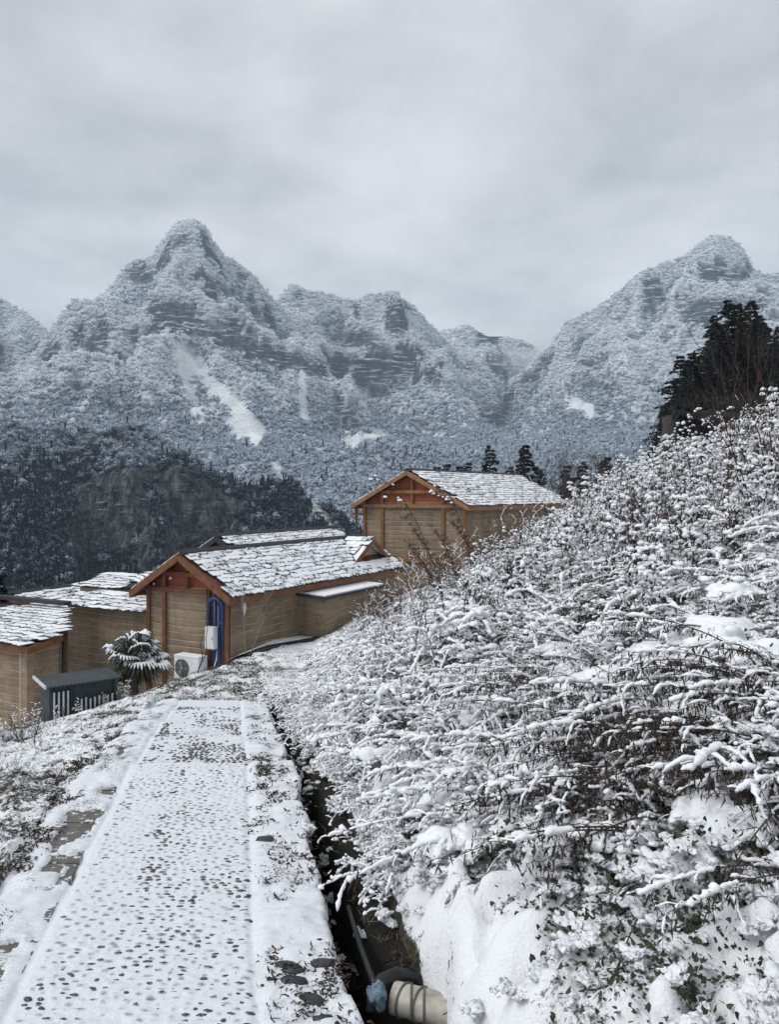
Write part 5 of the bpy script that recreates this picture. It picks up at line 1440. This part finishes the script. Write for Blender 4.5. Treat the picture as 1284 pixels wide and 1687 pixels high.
V_PAD = []
for k in range(5):
    b = MB()
    for j in range(26):
        a = rp_.uniform(0, 6.283); rr = rp_.uniform(0, 1) ** .6; r = rp_.uniform(.05, .11) * (1.2 - .5 * rr)
        b.blob((math.cos(a) * rr * .34, math.sin(a) * rr * .17, rp_.uniform(-.015, .02) - .05 * rr * rr), (r * 1.25, r, r * .55), rp_, 2)
    v = np.vstack(b.v); b.v = [v + .014 * np.stack([vnoise(v[:, 0] * 22, v[:, 1] * 22, v[:, 2] * 22 + k * 9, 340 + c) for c in range(3)], 1)]
    V_PAD.append(b.mesh('snow_pad', MAT['snow']))
for k, (px, py, d, s) in enumerate([(1185, 1140, 4.6, 1.25), (1090, 1095, 5.2, .9), (1240, 1190, 4.2, 1.0), (905, 1290, 3.9, .8), (985, 1190, 4.8, .8), (830, 1180, 5.2, .85), (700, 1330, 4.0, .7), (760, 1440, 3.4, .6), (640, 1260, 5.0, .7), (1120, 1010, 6.4, .9), (1010, 1060, 6.0, .9), (930, 1110, 6.0, .8), (1230, 1070, 5.4, .9), (1180, 1290, 3.6, .7), (560, 1230, 6.0, .7), (860, 1385, 3.4, .55), (1030, 1480, 2.9, .6), (1200, 1500, 2.7, .6)]):
    p = U(px, py, d); g = float(H(p[0], p[1]))
    o = obj('snow_pad', V_PAD[k % 5]); o.location = (p[0], p[1], float(np.clip(p[2], g + .10, g + .42))); o.rotation_euler = (rp_.normal(0, .12), rp_.normal(0, .12), rp_.normal(0, .5)); o.scale = (s, s, s)
    tag(o, zone('large pad of snow on bent stems', p[0], p[1]), 'snow', 'pads of snow on the bank')
# --- tall thin stalks standing clear of the thicket
V_TS = []
for k in range(4):
    S, N = bare_bush(rp_, 4.6, .16, 1, 2, .020); V_TS.append([('stem', S.mesh('stem', MAT['stem_red' if k % 2 else 'stem']))])
for k, (px, d, s) in enumerate([(1185, 11, .85), (1205, 9.5, 1.0), (1225, 12, 1.0), (1250, 9, .95), (1275, 10.5, 1.1), (1120, 13, .85), (1060, 15, .9), (1010, 17, .9), (985, 15, .7), (930, 15, .8), (1160, 15, 1.1), (1235, 16, 1.25), (880, 18, .8), (1040, 12, .6), (1195, 10, .95), (1212, 11.5, 1.1), (1240, 10.5, .9), (1262, 11, 1.05), (1170, 12, .9), (1145, 11, .75), (1255, 8, .75), (1280, 8.5, .8), (1218, 8.5, .7), (1090, 12, .75)]):
    x = (px - HX) / F * d
    place('tall_stalk', V_TS[k % 4], ground_pt(x, d), rp_.uniform(0, 6.28), s * .62, 'tall thin bare stalk rising above the snowy weeds on the right', 'stalk', 'tall stalks above the weeds', tuple(rp_.normal(0, .06, 2)))

for k in range(130):
    d = math.sqrt(rp_.uniform(7 ** 2, 17 ** 2)); px = rp_.uniform(820, 1290) if k % 4 else rp_.uniform(620, 820); x = (px - HX) / F * d
    s = min(rp_.uniform(.24, .42), fit_height(x, d, 3.6, rp_) * 1.12)
    if x < float(toe_x(d)) + .5 or s < .12: continue
    place('bare_stalk', V_TS[k % 4], ground_pt(x, d), rp_.uniform(0, 6.28), s, zone('thin bare brown stalk standing', x, d), 'stalk', 'thin bare stalks among the weeds', tuple(rp_.normal(0, .10, 2)))
# --- feathery plumes and snow-headed stalks in front of the tall house
for k, (px, d, h, rz) in enumerate([(735, 12.5, 1.75, 3.0), (760, 13, 1.6, 2.8), (725, 13.5, 1.5, 3.4), (800, 12, 1.5, 3.1)]):
    x = (px - HX) / F * d
    place('plume_weed', meshes3(plume_weed(rp_, h), 'stem_red', 'dry_leaf'), ground_pt(x, d), rz, 1.0,
          ['tall feathery brown plume leaning left before the tall house', 'second feathery plume right of the tallest plume', 'shorter feathery plume half hidden below the tall house', 'feathery plume at the right among the weeds'][k], 'weed', 'feathery plumes')
for k, (px, d, h, ln, rz, s) in enumerate([(742, 10.5, 2.3, 1.1, 3.1, 1), (790, 10.5, 1.9, .55, 3.05, 1)]):
    x = (px - HX) / F * d
    place('snow_headed_stalk', meshes3(snow_head_stalk(rp_, h, ln), 'stem', 'dry_leaf'), ground_pt(x, d), rz, s,
          ['longest bent stalk with a snowy head hanging before the red gable', 'bent stalk with a snowy head right of the longest one', 'bent snowy-headed stalk at right in the thicket', 'bent snowy-headed stalk in the middle of the thicket'][k], 'stalk', 'snow-headed stalks')

# --- brown shrubs at the foot of the bank near the long house
V_BB = []
for k in range(3):
    S, N = bare_bush(rp_, 1.5, .4, 7, 3, .009, snow=.35); V_BB.append([('stem', S.mesh('stem', MAT['stem_red'])), ('snow', N.mesh('snow', MAT['snow']))])
for k, (px, d, s) in enumerate([(620, 16, .8), (660, 18, .9), (700, 17, 1.0), (590, 14, .6), (640, 14.5, .75), (720, 20, 1.1), (760, 18, 1.1), (800, 20, 1.2), (840, 22, 1.2), (680, 22, 1.0), (600, 19, .7), (870, 19, 1.2), (905, 22, 1.4), (745, 15, .9)]):
    x = (px - HX) / F * d
    place('brown_shrub', V_BB[k % 3], ground_pt(x, d), rp_.uniform(0, 6.28), s, 'bare reddish brown shrub at the foot of the bank near the houses', 'shrub', 'brown shrubs near the houses')

# --- saplings against the long house
S, N = bare_bush(rp_, 2.5, .32, 1, 3, .022)
place('sapling', [('trunk', S.mesh('trunk', MAT['bark']))], (U(318, 1100, 19.2)[0], 19.2, float(H(U(318, 1100, 19.2)[0], 19.2)) - .1), .4, .82, 'bare grey sapling in front of the gable wall', 'sapling', None)
S, N = bare_bush(rp_, 2.7, .28, 2, 3, .02)
place('sapling', [('trunk', S.mesh('trunk', MAT['pale_bark']))], (U(412, 1072, 19.8)[0], 19.8, float(H(U(412, 1072, 19.8)[0], 19.8)) - .05), 1.9, .85, 'pale bare sapling by the side wall of the long house', 'sapling', None)

# --- dry stalks and weeds on the left
V_DS = []
for k in range(4):
    S, N = bare_bush(rp_, .75, .35, 4, 2, .005); V_DS.append([('stem', S.mesh('stem', MAT['stem']))])
for k in range(34):
    y = rp_.uniform(5.5, 14.5); l = abs(rp_.normal(0, .5)) + np.interp(y, [5, 9, 14], [1.0, 1.6, 1.7]); x = float(path_c(min(y, 11))) - .75 - l
    if k < 12: y = rp_.uniform(6.2, 9.5); x = -y * rp_.uniform(.43, .52)
    place('dry_stalk', V_DS[k % 4], ground_pt(x, y), rp_.uniform(0, 6.28), rp_.uniform(.4, .8), 'thin dry weed stalk on the left verge of the path', 'weed', 'dry stalks on the left verge', tuple(rp_.normal(0, .12, 2)))
for k in range(34):
    y = rp_.uniform(6.5, 15.5); l = abs(rp_.normal(0, .5)) + np.interp(y, [5, 9, 14], [1.3, 1.6, 1.6]); x = float(path_c(min(y, 11.5))) - .75 - l
    place('small_snowy_weed', V_UP[rp_.integers(9)], ground_pt(x, y), rp_.uniform(0, 6.28), rp_.uniform(.22, .42), 'small snow-tufted weed on the left verge above the houses', 'weed', 'small weeds on the left verge')

# ------------------------------------------------------------------ cover nobody could count
rc = np.random.default_rng(91)
gr_m = []
for k in range(5):
    b = MB()
    for j in range(26):
        a = rc.uniform(0, 6.283); p = np.array([rc.normal(0, .05), rc.normal(0, .05), -.01])
        add_leaf(b, p, (math.cos(a) * rc.uniform(.2, 1.4), math.sin(a) * rc.uniform(.2, 1.4), rc.uniform(.3, 1)), rc.uniform(.04, .12), rc.uniform(.0018, .004), rc, 1.2)
    gr_m.append(b.mesh('grass_tuft', MAT['dry_grass']))
for k in range(3):
    b = MB()
    for j in range(16):
        p = np.array([rc.normal(0, .06), rc.normal(0, .06), rc.uniform(0, .03)]); add_leaf(b, p, rc.normal(0, 1, 3) * (1, 1, .35), rc.uniform(.03, .07), rc.uniform(.006, .016), rc, 1.3)
    gr_m.append(b.mesh('dead_leaves', MAT['dry_leaf']))
P_, R_, S_, I_ = [], [], [], []
n = 60000
y = np.sqrt(rc.uniform(2.0 ** 2, 23 ** 2, n)); x = y * rc.uniform(-.56, .15, n)
s = x - path_c(y); t = x - toe_x(y); sa = snow_amt(x, y)
left = (s < -.80) & (x < np.where(y < 11.4, path_c(y) - .8, 99))
stub = (y > 11.2) & (t < 2.0)
shoulder = (y < 9) & (((s > .50) & (s < .78) & (fbm(x * 2.2, y * 1.5, 6, 3, 122) > -.12)) | ((s < -.66) & (s > -.9) & (fbm(x * 3, y * 3, 2, 2, 123) > .05)))
ditch = (y < 10) & (s > .93) & (s < 1.12)
ok = shoulder | ditch | (left & (y < 12) & (sa < .55 + rc.normal(0, .03, n))) | (stub & (sa < .56 + rc.normal(0, .06, n)))
ok &= rc.uniform(0, 1, n) < np.where(shoulder, .75, np.where(y < 6, .30, np.where(y < 11, .28, .26)))
shd = (shoulder & ~ditch)[ok]
x, y = x[ok], y[ok]; z = np.where(shd, walk_z(y) + .012, H(x, y)); n = len(x)
sz = rc.uniform(.5, 1.2, n) * np.where(shd, .5, np.where(y < 11, .75, 1.0))
scatter('dead_grass', np.stack([x, y, z], 1), np.stack([rc.normal(0, .15, n), rc.normal(0, .15, n), rc.uniform(0, 6.28, n)], 1), np.stack([sz, sz, sz * rc.uniform(.5, 1.0, n)], 1),
        np.where((rc.uniform(0, 1, n) < .75) & ~shd, rc.integers(0, 5, n), rc.integers(5, 8, n)), gr_m, 'dead grass and leaf litter poking through thin snow', 'grass')
# ivy under the bank plants
iv = []
for k in range(4):
    b = MB()
    for j in range(9):
        p = np.array([rc.normal(0, .06), rc.normal(0, .06), rc.uniform(0, .07)]); a = rc.uniform(0, 6.283); w = rc.uniform(.006, .011)
        ti = rc.normal(0, .5); e1 = np.array([math.cos(a), math.sin(a), ti]); e2 = np.array([-math.sin(a), math.cos(a), rc.normal(0, .5)])
        b.add([p, p + e1 * w * .9 + e2 * w * .9, p + e1 * w * 1.9, p + e1 * w * .9 - e2 * w * .9, p + e2 * w - e1 * w * .25, p - e2 * w - e1 * w * .25], t=[(0, 4, 1), (0, 1, 2), (0, 2, 3), (0, 3, 5)])
    iv.append(b.mesh('ivy_leaves', MAT['ivy_leaf']))
n = 20000
y = rc.uniform(1.7, 8.5, n); t = rc.uniform(.10, 1, n) ** 1 * np.interp(y, [1.7, 4, 8.5], [3.2, 3.8, 4.6]); x = toe_x(y) + t
ok = (x / y < .95) & (fbm(x * 1.6, y * 1.6, 0, 3, 201) + .3 * fbm(x * 6, y * 6, 0, 2, 202) > -.06 - .2 * (y < 3.0))
x, y = x[ok], y[ok]; n = len(x); z = H(x, y) + .0
sz = rc.uniform(.5, .95, n)
scatter('ivy', np.stack([x, y, z], 1), np.stack([rc.normal(0, .3, n), rc.normal(-.25, .3, n), rc.uniform(0, 6.28, n)], 1), np.stack([sz] * 3, 1), rc.integers(0, 4, n), iv, 'dark ivy and ground cover under the snow of the bank', 'ivy')
# loose clumps of snow caught on the ground cover
bl_m = []
for k in range(6):
    b = MB()
    for j in range(9):
        r = rc.uniform(.35, 1.0); b.blob(rc.normal(0, .8, 3) * (1, 1, .22), (r * rc.uniform(.8, 1.4), r, r * rc.uniform(.40, .62)), rc, 2 if k < 4 else 1)
    v = np.vstack(b.v); b.v = [v + .34 * np.stack([vnoise(v[:, 0] * 2.6, v[:, 1] * 2.6, v[:, 2] * 2.6 + k * 7, 310 + c) + .5 * vnoise(v[:, 0] * 6, v[:, 1] * 6, v[:, 2] * 6, 315 + c) for c in range(3)], 1)]
    bl_m.append(b.mesh('snow_clump', MAT['snow']))
n = 26000
y = np.sqrt(rc.uniform(1.7 ** 2, 13 ** 2, n)); t = rc.uniform(-.06, 1, n) * np.interp(y, [1.7, 4, 13], [3.2, 4.0, 7.0]); x = toe_x(y) + t
ok = (x / y < .95) & (fbm(x * 1.9, y * 1.9, 3, 3, 211) + .5 * fbm(x * 6, y * 6, 3, 2, 212) > -.02 - .3 * (y < 3.6))
ok &= ~((np.abs(y - 2.85) < .35) & (t < .42))
x1, y1 = x[ok], y[ok]
n = 5200
y = np.sqrt(rc.uniform(2.0 ** 2, 12 ** 2, n)); x = path_c(y) - .80 - rc.uniform(0, 1, n) * np.interp(y, [2, 12], [1.4, 3.2])
ok = (x / y > -.6) & (snow_amt(x, y) > .53)
xa, ya = np.r_[x1, x[ok]], np.r_[y1, y[ok]]; n = len(xa); n1 = len(x1); z = H(xa, ya)
sz = np.r_[rc.uniform(.009, .026, n1), rc.uniform(.014, .036, n - n1)]; lift = np.r_[rc.uniform(.02, .09, n1), np.full(n - n1, .015)]
scatter('snow_clumps', np.stack([xa, ya, z + lift], 1), np.stack([rc.normal(0, .2, n), rc.normal(0, .2, n), rc.uniform(0, 6.28, n)], 1), np.stack([sz * rc.uniform(.9, 1.4, n), sz, sz], 1), rc.integers(0, 6, n), bl_m, 'clumps of snow caught on the plants and verge', 'snow')

# ================================================================== conifers, trees
def conifer(rng, h, r, whorls, sparse=0.0, droop=.25, snow=.12):
    T, L, N = MB(), MB(), MB()
    T.tube([(0, 0, -.5), (rng.normal(0, .03), rng.normal(0, .03), h * .5), (rng.normal(0, .05), rng.normal(0, .05), h)], [.022 * h, .014 * h, .003 * h], 7)
    for w in range(whorls):
        f = (w + .5) / whorls
        z = h * (.12 + .88 * f); rr = r * (1 - f) ** .75 * rng.uniform(.75, 1.15) + .05 * r
        for k in range(rng.integers(4, 7)):
            if rng.uniform() < sparse: continue
            a = rng.uniform(0, 6.283); l = rr * rng.uniform(.65, 1.2); o = np.array([math.cos(a), math.sin(a), 0]); s = np.array([-o[1], o[0], 0])
            P = bez((0, 0, z), o * l * .5 + (0, 0, z + l * .10), o * l + (0, 0, z - l * droop * rng.uniform(.2, 1.4)), 6); T.tube(P, np.linspace(.006 * h, .0015 * h, 6), 3)
            n = int(30 + 70 * l / r)
            for j in range(n):
                t = rng.uniform(.12, 1.0); i = t * 5; p = np.array([np.interp(i, range(6), P[:, c]) for c in range(3)])
                sd = rng.uniform(-1, 1); wd = .22 * l * (1.1 - t) + .05 * r
                c = p + s * sd * wd + (0, 0, rng.normal(0, .02 * r)); ln = rng.uniform(.03, .07) * r + .02
                d = unit(o * .8 + s * sd * .9 + (0, 0, rng.normal(-.1, .35))); e = unit(np.cross(d, rng.normal(0, 1, 3)))
                L.add([c - e * ln * .45, c + e * ln * .45, c + d * ln * 1.7], t=[(0, 1, 2)])
            if rng.uniform() < snow: N.blob(P[4] + (0, 0, .04), (.05 * r + .03, .03 * r + .02, .025), rng, 0)
    return [('trunk', T.mesh('trunk', MAT['bark'])), ('crown', L.mesh('crown', MAT['needle'], smooth=False))] + ([('snow', N.mesh('snow', MAT['snow']))] if N.n else [])
rt = np.random.default_rng(55)
V_PI = [conifer(rt, 6.0, 2.3, 17, .12, .15, .22) for _ in range(4)]
V_SP = [conifer(rt, 8.0, rt.uniform(1.6, 2.4), 22, .16, .35, .30) for _ in range(3)]
def ktop(x, y): return float(bil(KZ, np.array([x]), np.array([y]), kx[0], ky[0], .3)[0]) if False else None
def kz_at(x, y):
    i = int(np.clip(np.searchsorted(kx, x), 0, len(kx) - 1)); j = int(np.clip(np.searchsorted(ky, y), 0, len(ky) - 1)); return float(KZ[j, i])
pines = [  # px of trunk, py of top, depth, label
    (1178, 520, 70, 'dark pine on the left edge of the rock knoll top'), (1200, 494, 72, 'tall dark pine crowning the rock knoll, left of the twin tops'),
    (1216, 500, 74, 'dark pine between the two tallest on the rock knoll'), (1238, 496, 71, 'tall pointed dark pine at the right of the knoll top'),
    (1252, 520, 75, 'dark pine right behind the pointed pine on the knoll'), (1264, 540, 78, 'thin pine at the right shoulder of the knoll'), (1283, 538, 74, 'dark conifer at the right edge of the picture'),
    (1225, 540, 68, 'lower pine in front of the knoll top'), (1190, 545, 67, 'dark pine hanging over the rock pillar'), (1122, 586, 66, 'wind-bent pine at the left end of the knoll'), (1140, 580, 68, 'dark pine beside the wind-bent pine'),
    (1156, 584, 70, 'dark pine at the foot of the rock pillar, left side'), (1130, 625, 64, 'low dark pine below the wind-bent pine'), (1112, 650, 62, 'lowest dark pine on the left slope of the knoll'), (1246, 575, 66, 'lower dark pine right of the rock pillar'),
    (1205, 600, 65, 'small dark pine growing on the rock pillar'), (1150, 640, 63, 'small dark pine under the rock pillar'), (1270, 590, 67, 'dark pine low at the right edge behind the weeds')]
for k, (px, py, d, lb) in enumerate(pines):
    x = (px - HX) / F * d; zt = CZ + (HY - py) / F * d; zb = kz_at(x, d)
    h = np.clip(zt - zb, 3.2, 8.5)
    place('pine', V_PI[k % 4], (x, d, zt - h), rt.uniform(0, 6.28), h / 6.0, lb, 'pine tree', 'pines on the rock knoll')
# scrub clothing the knoll
sm = [crown_mesh('scrub', rt, 420, MAT['needle'], 'round', .12, 0) for _ in range(3)]
S, N = bare_bush(rt, 2.2, .4, 6, 3, .02); sm.append(S.mesh('scrub', MAT['stem']))
n = 620
d_ = rt.uniform(60, 76, n); x = d_ * rt.uniform(.345, .56, n)
z = np.array([kz_at(a, c) for a, c in zip(x, d_)])
kk = rt.uniform(0, 1, n) < np.where((x / d_ > .400) & (x / d_ < .445) & (d_ > 64) & (d_ < 72), .25, 1)
x, d_, z = x[kk], d_[kk], z[kk]; n = len(x); sz = rt.uniform(.6, 1.3, n)
scatter('knoll_scrub', np.stack([x, d_, z - .2], 1), np.stack([rt.normal(0, .2, n), rt.normal(0, .2, n), rt.uniform(0, 6.28, n)], 1), np.stack([sz] * 3, 1), rt.choice([0, 1, 2, 3], n, p=[.25, .25, .2, .3]), sm, 'dark scrub covering the rock knoll', 'scrub')
# bare frosted tree in front of the knoll
for k, (px, py, d) in enumerate([(1175, 690, 45), (1270, 660, 42)]):
    S, N = bare_bush(rt, 3.4, .5, 3, 3, .03, snow=.8); x = (px - HX) / F * d
    place('frosted_tree', [('trunk', S.mesh('trunk', MAT['bark'])), ('snow', N.mesh('snow', MAT['snow']))], (x, d, float(H(x, d))), rt.uniform(0, 6.28), 1.5, ['bare tree with snow-lined branches before the knoll', 'bare snow-lined tree at the right edge'][k], 'tree', None)
# spruces and bare trees beyond the tall house
for k, (px, py, d, lb) in enumerate([(808, 733, 58, 'pointed dark spruce standing clear above the tall house roof'), (866, 732, 60, 'narrow dark spruce behind the right end of the tall roof'), (720, 768, 62, 'round-topped dark spruce just above the tall roof ridge'),
        (738, 764, 66, 'dark spruce second from the left above the ridge'), (758, 767, 60, 'low dark spruce left of the pointed spruce'), (772, 761, 64, 'dark spruce next to the pointed spruce'), (840, 768, 66, 'dark spruce between the two tallest behind the roof'), (885, 768, 57, 'dark spruce low at the end of the tall roof'), (935, 766, 55, 'dark spruce among bare trees left of the bank'), (960, 760, 60, 'dark spruce furthest right among the bare trees'), (1000, 752, 58, 'dark spruce half sunk behind the snowy weeds')]):
    x = (px - HX) / F * d; zt = CZ + (HY - py) / F * d
    place('spruce', V_SP[k % 3], (x, d, zt - 8.0 * (.85 + .05 * (k % 4))), rt.uniform(0, 6.28), .85 + .05 * (k % 4), lb, 'spruce tree', 'spruces behind the tall house')
V_BT = []
for k in range(4):
    S, N = bare_bush(rt, 7.5, .34, 2, 4, .07); V_BT.append([('trunk', S.mesh('trunk', MAT['stem' if k % 2 else 'bark']))])
for k, (px, py, d) in enumerate([(900, 722, 52), (925, 730, 54), (945, 740, 50), (880, 738, 55), (975, 735, 52), (1010, 730, 50), (1035, 722, 48), (830, 752, 60), (915, 745, 46), (990, 748, 46), (1060, 716, 48), (700, 768, 60), (893, 735, 58), (908, 728, 57), (932, 726, 58), (952, 730, 56), (968, 742, 54), (985, 728, 56), (1022, 724, 55), (1045, 735, 44), (868, 744, 52), (850, 752, 58), (1075, 722, 46)]):
    x = (px - HX) / F * d; zt = CZ + (HY - py) / F * d
    place('bare_tree', V_BT[k % 4], (x, d, zt - 7.4), rt.uniform(0, 6.28), 1.0, 'slender bare winter tree behind the tall house and the bank', 'tree', 'bare trees behind the tall house')
# snowy pine at the far left edge
x = (-8 - HX) / F * 24
place('pine', V_PI[1], (x, 24, 1.6 - (945 - HY) / F * 24 - 3.9), 1.0, .65, 'dark pine at the left edge above the left house', 'pine tree', None)

ac.location = Vector(ac.location) + Vector((.10, -.055, .10)); sl_.location = Vector(sl_.location) + Vector((.10, -.055, .10))
# ================================================================== windmill palm
pl = np.array(U(222, 1082, 16.2)); pg = float(H(pl[0], pl[1]))
pal = thing('fan_palm', (pl[0], pl[1], pg), 'fan palm with snow lying on its drooping leaves', 'palm')
b = MB(); tz = np.linspace(pg - .2, pl[2] - .05, 14); b.tube(np.stack([pl[0] + .03 * np.sin(tz * 3), np.full(14, pl[1]), tz], 1), .10 + .02 * np.sin(tz * 40), 10); b.build('trunk', MAT['bark'], pal)
rq = np.random.default_rng(7)
for k in range(17):
    a = k / 17 * 6.283 * 2.4 + rq.normal(0, .2); el = [.95, .45, .15, -.15, -.5][k % 5] + rq.normal(0, .12)
    if k == 0: a, el = -.9, 1.15
    o = np.array([math.cos(a) * math.cos(el), math.sin(a) * math.cos(el), math.sin(el)])
    st = rq.uniform(.26, .42); c0 = pl + (0, 0, -.02); c1 = c0 + o * st + (0, 0, -.03)
    fr = MB(); fr.tube(bez(c0, (c0 + c1) / 2 + (0, 0, .04), c1, 5), [.012, .01, .009, .008, .007], 4)
    side = unit(np.cross(o, (0, 0, 1))); nrm = unit(np.cross(side, o)); sn = MB()
    nseg = 22; R0 = rq.uniform(.42, .58)
    for j in range(nseg):
        th = (j / (nseg - 1) - .5) * 4.4; dj = unit(o * math.cos(th) + side * math.sin(th)); ln = R0 * (1 - .10 * abs(th)) * rq.uniform(.9, 1.05)
        wv_ = unit(np.cross(nrm, dj)); m1 = c1 + dj * ln * .55 + nrm * .0; e = c1 + dj * ln + np.array([0, 0, -.34 * ln - .16 * ln * rq.uniform()])
        w = .026
        fr.add([c1, m1 - wv_ * w + nrm * .004, m1 + nrm * -.006, m1 + wv_ * w + nrm * .004, e], t=[(0, 1, 2), (0, 2, 3), (1, 4, 2), (2, 4, 3)])
        if el > -.4 and rq.uniform() < (.95 if el < .8 else .6):
            up = np.array([0, 0, 1]) * .012 + nrm * .008; q = .25; r_ = rq.uniform(.65, .95)
            sA, sB = c1 + dj * ln * q, c1 + (m1 - c1) * 1.0 + (e - m1) * (r_ - .55)
            sn.tube([sA + up, (sA + m1) / 2 + up * 1.5, m1 + up * 1.6, sB + up], [.016, .032, .030, .012], 5, sq=.6)
    lf = fr.build('frond', MAT['palm_leaf'], pal, smooth=False)
    if sn.n: sn.build('snow', MAT['snow'], lf)
for k in range(12):
    b = MB(); a = rq.uniform(0, 6.283); p = pl + (0, 0, -.1)
    for j in range(14):
        add_leaf(b, p + (math.cos(a) * .10, math.sin(a) * .10, -.05), (math.cos(a) * .5 + rq.normal(0, .2), math.sin(a) * .5 + rq.normal(0, .2), -1), rq.uniform(.35, .6), .012, rq, .3)
    b.build('dead_frond', MAT['dry_leaf'], pal, smooth=False)

# ================================================================== pipe and hose in the ditch
pj = np.array(U(638, 1640, 2.95))
pp = thing('drain_pipe', tuple(pj - (0, 0, .12)), 'off-white plastic pipe bound with wire jutting into the ditch', 'pipe')
e_ = np.array(U(745, 1668, 2.85)); dirp = unit(e_ - pj)
b = MB(); b.tube([pj + dirp * .03, pj + dirp * .06, e_, e_ + dirp * .25], [.058, .056, .056, .056], 20, cap=True); b.build('pipe', MAT['pipe_pvc'], pp)
for k, o_ in enumerate((.07, .10, .135, .15)):
    b = MB(); c = pj + dirp * o_; s1 = unit(np.cross(dirp, (0, 0, 1))); s2 = np.cross(s1, dirp); tl = dirp * (.02 if k % 2 else -.012)
    b.tube([c + (s1 * math.cos(t) + s2 * math.sin(t)) * .0585 + tl * math.cos(t) for t in np.linspace(0, 6.283, 25)], .0045, 5, cap=False); b.build('wire_tie', MAT['wire'], pp)
b = MB(); bend = np.array([U(614, 1668, 2.88), U(616, 1640, 2.91), U(630, 1616, 2.95), U(655, 1605, 2.98), U(682, 1610, 3.0), U(698, 1628, 3.01)]); b.tube(bend, [.024, .027, .028, .027, .025, .022], 12)
b.build('elbow', MAT['black_plastic'], pp)
b = MB(); v_, f_ = ICO[2]; v_ = v_ * (1 + .75 * fbm(v_[:, 0] * 3.2, v_[:, 1] * 3.2, v_[:, 2] * 2.0, 3, 77))[:, None]; b.add(np.array(U(622, 1640, 2.89)) + v_ * (.030, .030, .052), t=f_); b.build('plastic_wrap', MAT['blue_wrap'], pp)
hs = thing('hose', U(600, 1560, 3.3), 'black hose running down into the ditch towards the pipe', 'hose')
b = MB(); b.tube(bez(U(575, 1495, 3.75), U(588, 1545, 3.4), U(618, 1622, 3.0), 12), .013, 8); b.build('hose', MAT['black_plastic'], hs)

# ================================================================== haze
b = MB(); b.box((60, 1190, 250), (1480, 1300, 360))
hz = b.build('haze', MAT['stem'], smooth=False)
hm = bpy.data.materials.new('haze_air'); hm.use_nodes = True
hn, hl = hm.node_tree.nodes, hm.node_tree.links
hn.clear()
ho = hn.new('ShaderNodeOutputMaterial'); hv = hn.new('ShaderNodeVolumePrincipled')
hv.inputs['Color'].default_value = (0.68, 0.85, 1.0, 1)
hv.inputs['Density'].default_value = 0.00015
hv.inputs['Anisotropy'].default_value = 0.1
hl.new(hv.outputs[0], ho.inputs['Volume'])
hz.data.materials.clear(); hz.data.materials.append(hm)
tag(hz, 'thin cold haze in the mountain air', 'haze', kind='stuff')

# pockets of valley mist hanging between the peaks
for k, (px, py, d, r) in enumerate([(895, 600, 1720, (150, 110, 42)), (930, 575, 1900, (170, 120, 60)), (1300, 520, 1480, (70, 90, 26))]):
    v_, f_ = ICO[2]
    sv = v_ * (1 + .18 * fbm(v_[:, 0] * 1.5, v_[:, 1] * 1.5, v_[:, 2] * 1.5 + 5 * k, 3, 400 + k))[:, None]
    c_ = np.array(U(px, py, d)); b = MB(); b.add(c_ + sv * r, t=f_)
    mo = b.build('mist', MAT['stem']); mo.data.materials.clear()
    mm = bpy.data.materials.new('mist_air'); mm.use_nodes = True
    mn, ml = mm.node_tree.nodes, mm.node_tree.links; mn.clear()
    q1 = mn.new('ShaderNodeOutputMaterial'); q2 = mn.new('ShaderNodeVolumePrincipled')
    q2.inputs['Color'].default_value = (0.97, 0.98, 1.0, 1); q2.inputs['Density'].default_value = [.0042, .004, .007][k]
    ml.new(q2.outputs[0], q1.inputs['Volume']); mo.data.materials.append(mm)
    tag(mo, 'pocket of pale mist hanging between the peaks', 'mist', None, 'stuff')
